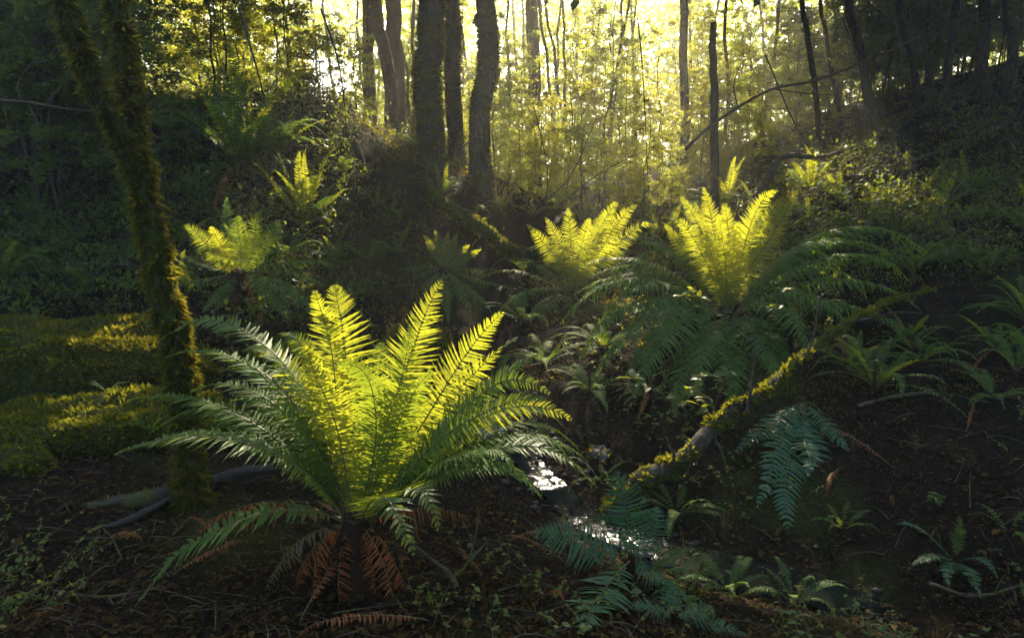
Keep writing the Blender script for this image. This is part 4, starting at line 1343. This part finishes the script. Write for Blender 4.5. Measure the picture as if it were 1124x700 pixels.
def lit_clear(x, y, top, rad):
    for p, tr_ in TARGETS:
        t = (y - p[1]) / SUN[1]
        if t > .5 and abs(x - (p[0] + SUN[0] * t)) < rad + tr_ and p[2] + SUN[2] * t - tr_ < top:
            return False
    return True


def place_sapling(x, y, protos, r, sc, label, group, name="sapling"):
    tm, cm = protos[r.integers(len(protos))]
    hh = max(v.co.z for v in tm.vertices) + .2
    while not lit_clear(x, y, hz(x, y) + hh * sc, .95 * sc):
        sc *= .85
        if sc < .3:
            return None
    e = empty(name, (x, y, hz(x, y) - .03), label, name, group, r.uniform(0, 6.28))
    e.scale = (sc, sc, sc)
    link("trunk", tm, e)
    link("crown", cm, e)
    return e


r = np.random.default_rng(77)


def maxh(x, y):
    return .488 * (y - 3.2) + .6


for i in range(150):  # sunlit thicket beyond the gully
    y = r.uniform(11.5, 30)
    u = r.uniform(180, 900)
    x = (u - 562) / F * y
    if 330 < u < 392 and y > 11:
        continue
    p_ = [k for k in SAP]
    sc = r.uniform(.8, 1.25)
    if u < 430:
        p_ = SAP[:2] + [SAP[3]]
    if y < 16:
        p_ = [SAP[0], SAP[3]] if y < 14 else SAP[:2]
    place_sapling(x, y, p_, r, sc, "slender leafy sapling in the sunlit yellow green thicket beyond the ridge and gully", "sunlit saplings of the far thicket")
for i in range(60):  # shaded right thicket
    y = r.uniform(11, 22)
    u = r.uniform(850, 1180)
    x = (u - 562) / F * y
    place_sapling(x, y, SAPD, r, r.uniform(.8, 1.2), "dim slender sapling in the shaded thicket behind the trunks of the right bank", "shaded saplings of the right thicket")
for i in range(60):  # shaded left
    y = r.uniform(6.2, 11)
    u = r.uniform(-80, 185)
    x = (u - 562) / F * y
    place_sapling(x, y, SAPD, r, r.uniform(.7, 1.0), "dark leafy sapling on the left bank behind the leaning mossy tree", "dark saplings of the left bank")
for i in range(18):
    y = r.uniform(9.3, 11.5)
    u = r.uniform(230, 420)
    x = (u - 562) / F * y
    place_sapling(x, y, [SAP[3], SAP[0]], r, r.uniform(.7, .9), "leafy sapling on the crest of the left ridge against the glow", "saplings along the left ridge")

for i in range(46):  # low bushes at the head of the gully
    y = r.uniform(9.8, 15)
    u = r.uniform(560, 900)
    x = (u - 562) / F * y
    if abs(x - np.interp(y, [9, 12], [.3, .9])) < .25 and y < 11:
        continue
    place_sapling(x, y, [SAP[3], SAP[0]], r, r.uniform(.32, .62), "low bushy shrub on the misty ground at the head of the gully", "misty shrubs at the head of the gully", "shrub")

for i in range(44):  # thin straight stems in the haze
    y = r.uniform(12.5, 27)
    x = (r.uniform(190, 1010) - 562) / F * y
    h = 1.5 + .3 * y
    e = empty("young_tree", (x, y, hz(x, y) - .05), "thin straight young trunk standing in the glowing haze among the saplings", "tree", "thin trunks in the glowing haze")
    mb = MB()
    q = np.stack([np.cumsum(r.normal(0, .05, 14)) + np.linspace(0, r.normal(0, .5), 14), np.cumsum(r.normal(0, .04, 14)), np.linspace(0, h, 14)], -1)
    tube(mb, q, [.018 + .0016 * y, .010 + .0008 * y], 7, 0, .04, r)
    mb.build("trunk", "bark_far", e)
    mb = MB()
    m = 260
    tt = r.integers(3, 14, m)
    a = r.uniform(0, 6.28, m)
    c = q[tt] + np.stack([np.cos(a), np.sin(a), r.normal(0, .3, m)], -1) * (r.random(m) ** 1.5 * .7)[:, None]
    leaves(mb, c, rand_dirs(m, r), rand_dirs(m, r), .06 * r.uniform(.6, 1.3, m), .035)
    mb.build("crown", "tree_leaf", e)
for i in range(26):  # shaded growth along the top of the right slope
    y = r.uniform(11.5, 16)
    x = (r.uniform(880, 1180) - 562) / F * y
    place_sapling(x, y, SAPD, r, r.uniform(.5, .9), "dim slender sapling in the shaded thicket behind the trunks of the right bank", "shaded saplings of the right thicket")

# far-off wood as one mass
mb = MB()
n = 120000
y = r.uniform(33, 52, n)
x = (r.uniform(-200, 1300, n) - 562) / F * y
z = 1 + r.beta(1.2, 1.3, n) * (1.8 + .31 * y)
keep = vnoise(x * .5 + 7, z * .5 + y * .1) > -.38
c = np.stack([x, y, z], -1)[keep]
q_ = P(357, 92, 30) - CAM
q_ = q_ / np.linalg.norm(q_)
d_ = c - CAM
open_ = np.linalg.norm(d_ - (d_ @ q_)[:, None] * q_, axis=1) / (d_ @ q_) < .028 + .02 * r.random(len(c))
c = c[~open_]
leaves(mb, c, rand_dirs(len(c), r), rand_dirs(len(c), r), .34 * r.uniform(.6, 1.3, len(c)), .24)
tag(mb.build("distant_woods", "tree_leaf"), kind="stuff")

# ------------------------------------------------------------------ leaf litter, ground cover, tangle


def on_ground(n, r, umin=-120, umax=1240, ymin=1.5, ymax=11, power=1.6):
    y = ymin + (ymax - ymin) * r.random(n) ** power
    x = (r.uniform(umin, umax, n) - 562) / F * (y * 1.05)
    return x, y


r = np.random.default_rng(5)
n = 90000
x, y = on_ground(n, r)
z = height(x, y)
wet = (stream_dist(x, y) < .2) & (r.random(n) > .5)
keep = ~wet & ((vnoise(x * 1.1 + 5, y * 1.1) > -.3) | (r.random(n) < .4))
z = np.where(stream_dist(x, y) < .2, z + .03, z)
c = np.stack([x, y, z + r.uniform(.002, .02, n)], -1)[keep]
m = len(c)
mb = MB()
d = rand_dirs(m, r)
d[:, 2] *= .25
L = r.uniform(.007, .026, m) + .035 * r.random(m) ** 12
oval_leaves(mb, c, d, nrm(rand_dirs(m, r) * .55 + [0, 0, 1]), L, L * r.uniform(.4, .65, m), 0, .3, .25)
tag(mb.build("leaf_litter", "litter"), kind="stuff")

# twigs and bits of bark lying about
mb = MB()
n = 1500
x, y = on_ground(n, r, ymin=1.7, ymax=8)
z = height(x, y)
for a, b, h in zip(x, y, z):
    L = r.uniform(.05, .35) * r.random() ** .5
    a1 = r.uniform(0, 6.28)
    d = np.array([math.cos(a1), math.sin(a1), 0]) * L
    p1 = np.array([a, b, h + .008])
    p2 = p1 + d
    p2[2] = hz(p2[0], p2[1]) + r.uniform(.004, .03)
    pts = smooth_path([p1, (p1 + p2) / 2 + r.normal(0, .05, 3) * L + [0, 0, .01], p2], 6)
    tube(mb, pts, [r.uniform(.001, .005), .001], 4, 0, .1, r)
tag(mb.build("twig_litter", "twig"), kind="stuff")
# pebbles in and beside the stream
mb = MB()
ico = nrm(np.array([[0, 0, 1], [.9, 0, .3], [.28, .85, .3], [-.72, .53, .3], [-.72, -.53, .3], [.28, -.85, .3], [0, 0, -.6]]))
icf = np.array([[0, 1, 2], [0, 2, 3], [0, 3, 4], [0, 4, 5], [0, 5, 1], [6, 2, 1], [6, 3, 2], [6, 4, 3], [6, 5, 4], [6, 1, 5]])
for k in range(420):
    q = STREAM[r.integers(12, 60)] + np.array([r.normal(0, .16), r.normal(0, .1), 0])
    sz = r.uniform(.006, .026) * np.array([1.3, 1, .7]) * r.uniform(.7, 1.4, 3)
    vv = ico * sz * (1 + .2 * r.standard_normal((7, 1)))
    mb.add(vv + [q[0], q[1], hz(q[0], q[1]) + sz[2] * .3], icf)
tag(mb.build("pebbles", "wet_stone"), kind="stuff")

# thin carpet of moss and fine weeds on the banks
n = 70000
x, y = on_ground(n, r, ymin=2.2, ymax=13, power=.9)
keep = (vnoise(x * 1.4 + 61, y * 1.4) + .5 * vnoise(x * 5, y * 5) > np.where(y < 4.5, .12, -.05)) & (stream_dist(x, y) > .35)
x, y = x[keep], y[keep]
n = len(x)
mb = MB()
moss_on(mb, np.stack([x, y, height(x, y)], -1), np.tile([0, 0, 1.0], (n, 1)), .03 * np.clip(y / 4.5, .7, 2.2), r, .1, .4)
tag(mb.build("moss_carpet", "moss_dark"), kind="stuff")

# creeping sprigs and small leafy ground cover
n = 2800
x, y = on_ground(n, r, ymin=1.9, ymax=9)
keep = (vnoise(x * .9 + 31, y * .9) > .02) & (stream_dist(x, y) > .3) & ((y > 3.3) | (x < -.8) | (r.random(n) < .22))
x, y = x[keep], y[keep]
z = height(x, y)
mb = MB()
for a, b, h in zip(x, y, z):
    L = r.uniform(.06, .22)
    d = nrm(np.array([r.normal(0, .6), r.normal(0, .6), 1]))
    p0 = np.array([a, b, h])
    pts = smooth_path([p0, p0 + d * L * .5, p0 + d * L + np.array([d[0], d[1], -.2]) * L * .4], 6)
    tube(mb, pts, [.0018, .001], 3, 1)
    m = r.integers(6, 15)
    q = pts[r.integers(1, 6, m)]
    ll = r.uniform(.012, .028, m) * (1 if b < 4 else 1.5)
    oval_leaves(mb, q, nrm(rand_dirs(m, r) * [1, 1, .4]), nrm(rand_dirs(m, r) * .5 + [0, 0, 1]), ll, ll * .6)
tag(mb.build("ground_cover", ["sprig", "rib"]), kind="stuff")

# dry hanging stems and grassy tangle on the left bank face and the right slope
mb = MB()
n = 5200
u = np.concatenate([r.uniform(150, 560, n // 2), r.uniform(-50, 1180, n - n // 2)])
y = np.concatenate([r.uniform(6.2, 9.2, n // 2), r.uniform(4.5, 10, n - n // 2)])
x = (u - 562) / F * y * 1.02
ok = (stream_dist(x, y) > .5) & ~((x > -.6) & (y < 6.4))
x, y = x[ok], y[ok]
z = height(x, y)
n = len(x)
k = 5
L = r.uniform(.12, .5, n)
az = r.uniform(0, 6.28, n)
el = r.uniform(.1, 1.2, n)
d = np.stack([np.cos(az) * np.cos(el), np.sin(az) * np.cos(el), np.sin(el)], -1)
t = np.linspace(0, 1, k)
cen = np.stack([x, y, z], -1)[:, None] + d[:, None] * (L[:, None] * t)[..., None] - np.array([0, 0, 1.]) * (L[:, None] * t ** 2 * r.uniform(.2, 1.0, n)[:, None])[..., None]
sd = nrm(np.cross(d, rand_dirs(n, r)))
hw = (.004 * (1 - t * .8))[None, :, None] * r.uniform(.5, 1.3, n)[:, None, None]
v = np.stack([cen - sd[:, None] * hw, cen + sd[:, None] * hw], 2)
idx = np.arange(n * k * 2).reshape(n, k, 2)
mb.add(v.reshape(-1, 3), np.stack([idx[:, :-1, 0], idx[:, :-1, 1], idx[:, 1:, 1], idx[:, 1:, 0]], -1).reshape(-1, 4))
tag(mb.build("dry_grass", "dry"), kind="stuff")

# leafy tangle of small shrubs on the banks (dense, nobody could count it)
mb = MB()
n = 1500
u = np.concatenate([r.uniform(-60, 380, 600), r.uniform(860, 1200, 400), r.uniform(380, 900, 500)])
y = np.concatenate([r.uniform(5.2, 9.2, 600), r.uniform(5.5, 11, 400), r.uniform(7.5, 15, 500)])
x = (u - 562) / F * y
ok = stream_dist(x, y) > .7
for a, b in zip(x[ok], y[ok]):
    h = hz(a, b)
    L = r.uniform(.15, .5)
    for s in range(3):
        d = nrm(np.array([r.normal(0, .6), r.normal(0, .6), .8]))
        p0 = np.array([a, b, h])
        pts = smooth_path([p0, p0 + d * L * .6, p0 + d * L + np.array([d[0], d[1], -.4]) * L * .5], 7)
        tube(mb, pts, [.004, .0015], 3, 1)
        m = 16
        q = pts[r.integers(1, 7, m)] + r.normal(0, .03, (m, 3))
        ll = r.uniform(.02, .05, m) * r.choice([.7, 1, 1.7])
        leaves(mb, q, nrm(rand_dirs(m, r)), nrm(rand_dirs(m, r) * .6 + [0, 0, 1]), ll, ll * .5)
tag(mb.build("undergrowth", ["tree_leaf_dark", "twig"]), kind="stuff")

# ------------------------------------------------------------------ broadleaf seedlings


def seedling(px, h_px, label, nst=3, leaf=.06, per=7, seed=0, mat="sprig", dirs=None):
    g = np.random.default_rng(seed + 900)
    b = Gd(*px)
    dp = b[1]
    H = h_px * dp / F
    e = empty("seedling", b, label, "seedling")
    for s in range(nst):
        mb = MB()
        d = np.array([g.normal(0, .45), g.normal(0, .3), 1])
        pts = smooth_path([(0, 0, -.02), d * H * .5 + [0, 0, 0], d * H * g.uniform(.75, 1) + np.array([d[0], d[1], 0]) * H * .3], 12)
        tube(mb, pts, [.004, .002], 5)
        st = mb.build("stem", "twig", e)
        lm = MB()
        for c in ([pts[-1]] * per + list(pts[g.integers(4, 11, per)])):
            dd = nrm(np.array([g.normal(), g.normal(), g.uniform(-.1, .6)]))
            ll = leaf * g.uniform(.7, 1.2)
            oval_leaves(lm, c[None], dd[None], nrm(np.array([[g.normal(0, .3), g.normal(0, .3), 1.]])), ll, ll * .45, 0, .25, .2)
        lm.build("leaves", mat, e)
    return e


seedling((778, 476), 72, "small seedling with narrow yellow green leaves beside the leaning mossy branch", 4, .10, 6, 1)
seedling((842, 400), 90, "leafy seedling with oval leaves in front of the big right bank fern", 5, .075, 5, 2)
seedling((765, 392), 75, "leafy seedling at the left foot of the big right bank fern", 4, .07, 5, 3)
seedling((960, 420), 36, "seedling with broad pale leaves over the mid green fern", 2, .08, 4, 4)
seedling((905, 330), 70, "leafy seedling among the dark arching fronds of the right bank", 4, .07, 5, 5)
seedling((868, 285), 70, "tall seedling with reddish leaf tips beside the lemon yellow fronds", 3, .07, 5, 6)
seedling((1020, 560), 26, "tiny seedling on the dark slope above the hard fern with the pale frond", 2, .05, 3, 7)

for k, (u, v, a) in enumerate([(250, 600, 2.8), (190, 640, .4), (330, 690, 1.2), (530, 640, 2.2), (560, 600, .3), (470, 690, 3.6), (600, 660, 5.0), (120, 600, 5.6), (980, 520, 2.5), (1060, 480, .9),
                               (920, 520, 4.0), (700, 470, 1.0), (240, 560, 3.3), (620, 625, 2.7)]):
    b = Gd(u, v)
    o = tag(link("fallen_frond", PROTO["hang"][k % 3]), "dry rust brown fern frond lying loose on the dark leaf litter", "fern frond", "dry fronds on the litter")
    d1 = np.array([math.cos(a), math.sin(a)])
    sl = math.atan2(hz(b[0] + d1[0] * .25, b[1] + d1[1] * .25) - b[2], .25)
    L = .3 + .12 * (k % 3)
    o.rotation_euler = (.3 * math.sin(k * 2.), -sl - R(34), a)
    o.scale = (L, L, L * .5)
    o.location = b + np.array([0, 0, .035])
for k, (pts_, rad_, lab) in enumerate([
        ([(215, 205, 7.4), (260, 222, 7.2), (330, 215, 7.2), (372, 232, 7.2)], .022, "crooked dead limb lying across the face of the left bank"),
        ([(380, 175, 8.6), (400, 215, 8.2), (408, 258, 7.8)], .016, "dead limb sliding down the left bank under the ridge trunks"),
        ([(30, 300, 5.6), (90, 282, 5.7), (150, 292, 5.6)], .018, "dead limb half buried in the shade behind the mossy boulders"),
        ([(930, 195, 8.6), (985, 180, 8.8), (1060, 172, 8.8), (1110, 150, 9)], .03, "long dead limb lying along the top of the right slope"),
        ([(1000, 265, 6.6), (1050, 285, 6.2), (1120, 292, 6.)], .02, "dead limb lying in the ferns of the right slope"),
        ([(940, 455, 4.1), (1010, 440, 4.2), (1080, 462, 4.0)], .014, "thin dead limb resting on the litter of the lower right slope"),
        ([(690, 240, 10), (720, 225, 10), (760, 238, 9.6)], .025, "dead limb in the mist behind the right bank fern"),
        ([(440, 265, 7.2), (455, 300, 6.8), (452, 330, 6.5)], .014, "thin dead limb leaning into the dark hollow behind the front fern"),
        ([(1020, 640, 2.7), (1070, 655, 2.6), (1124, 642, 2.6)], .010, "thin stick lying on the dark bank at the lower right corner"),
        ([(60, 655, 2.3), (120, 668, 2.25), (180, 650, 2.3)], .008, "thin stick lying on the litter at the lower left")]):
    q_ = []
    for a in pts_:
        w_ = P(*a)
        w_[2] = max(w_[2], hz(w_[0], w_[1]) + rad_)
        w_[2] = min(w_[2], hz(w_[0], w_[1]) + rad_ + .12)
        q_.append(w_)
    q_ = smooth_path(q_, 26)
    g2 = np.random.default_rng(k + 40)
    q_ = q_ + np.cumsum(g2.normal(0, 1, q_.shape), 0) * rad_ * .12
    e = empty("dead_limb", q_[0], lab, "branch")
    mb = MB()
    tube(mb, q_, [rad_, rad_ * .8, rad_ * .35], 8, 0, .08, g2)
    mb.build("wood", "twig", e, origin=q_[0])
    for t in (9, 17):
        d = nrm(g2.normal(0, 1, 3) + np.array([0, 0, .8])) * rad_ * 14
        mb = MB()
        tube(mb, smooth_path([q_[t], q_[t] + d * .5, q_[t] + d + [0, 0, -rad_ * 3]], 8), [rad_ * .45, rad_ * .12], 5, 0, .08, g2)
        mb.build("side_branch", "twig", e, origin=q_[0])

# a few single bright fallen leaves that the photo shows clearly
for (u, v, Y, L, lab, matn) in [(180, 497, 2.75, .06, "fallen pink orange leaf lying across the left arching fern frond", "litter"),
                                (818, 552, None, .05, "round yellow leaf floating on the dark pool under the teal fern", "sprig"),
                                (692, 657, None, .05, "green oval leaf lying beside the lowest blue green frond", "sprig"),
                                (1048, 590, None, .06, "yellow leaf caught in the hard fern by the pool", "sprig")]:
    p = P(u, v, Y) if Y else Gd(u, v) + np.array([0, 0, .03])
    mb = MB()
    oval_leaves(mb, np.zeros((1, 3)), np.array([[1, .2, .05]]), np.array([[0, -.3, 1.]]), L, L * .65, 0, .2, .1)
    tag(mb.build("fallen_leaf", matn, loc=p), lab, "leaf")

# ------------------------------------------------------------------ haze
HAZE = 0.0062
x0, x1, y0, y1, z0, z1 = -100, 100, -75, 100, -4, 15
v = [(x, y, z) for x in (x0, x1) for y in (y0, y1) for z in (z0, z1)]
f = [(0, 1, 3, 2), (4, 6, 7, 5), (0, 4, 5, 1), (2, 3, 7, 6), (0, 2, 6, 4), (1, 5, 7, 3)]
me = bpy.data.meshes.new("haze")
me.from_pydata(v, [], f)
hm = bpy.data.materials.new("haze")
hm.use_nodes = True
nt = hm.node_tree
nt.nodes.clear()
out = N(nt, "ShaderNodeOutputMaterial")
pv = N(nt, "ShaderNodeVolumePrincipled")
pv.inputs["Color"].default_value = (.95, .92, .82, 1)
pv.inputs["Density"].default_value = HAZE
pv.inputs["Anisotropy"].default_value = 0.55
nt.links.new(pv.outputs[0], out.inputs["Volume"])
me.materials.append(hm)
tag(link("haze", me), kind="stuff")
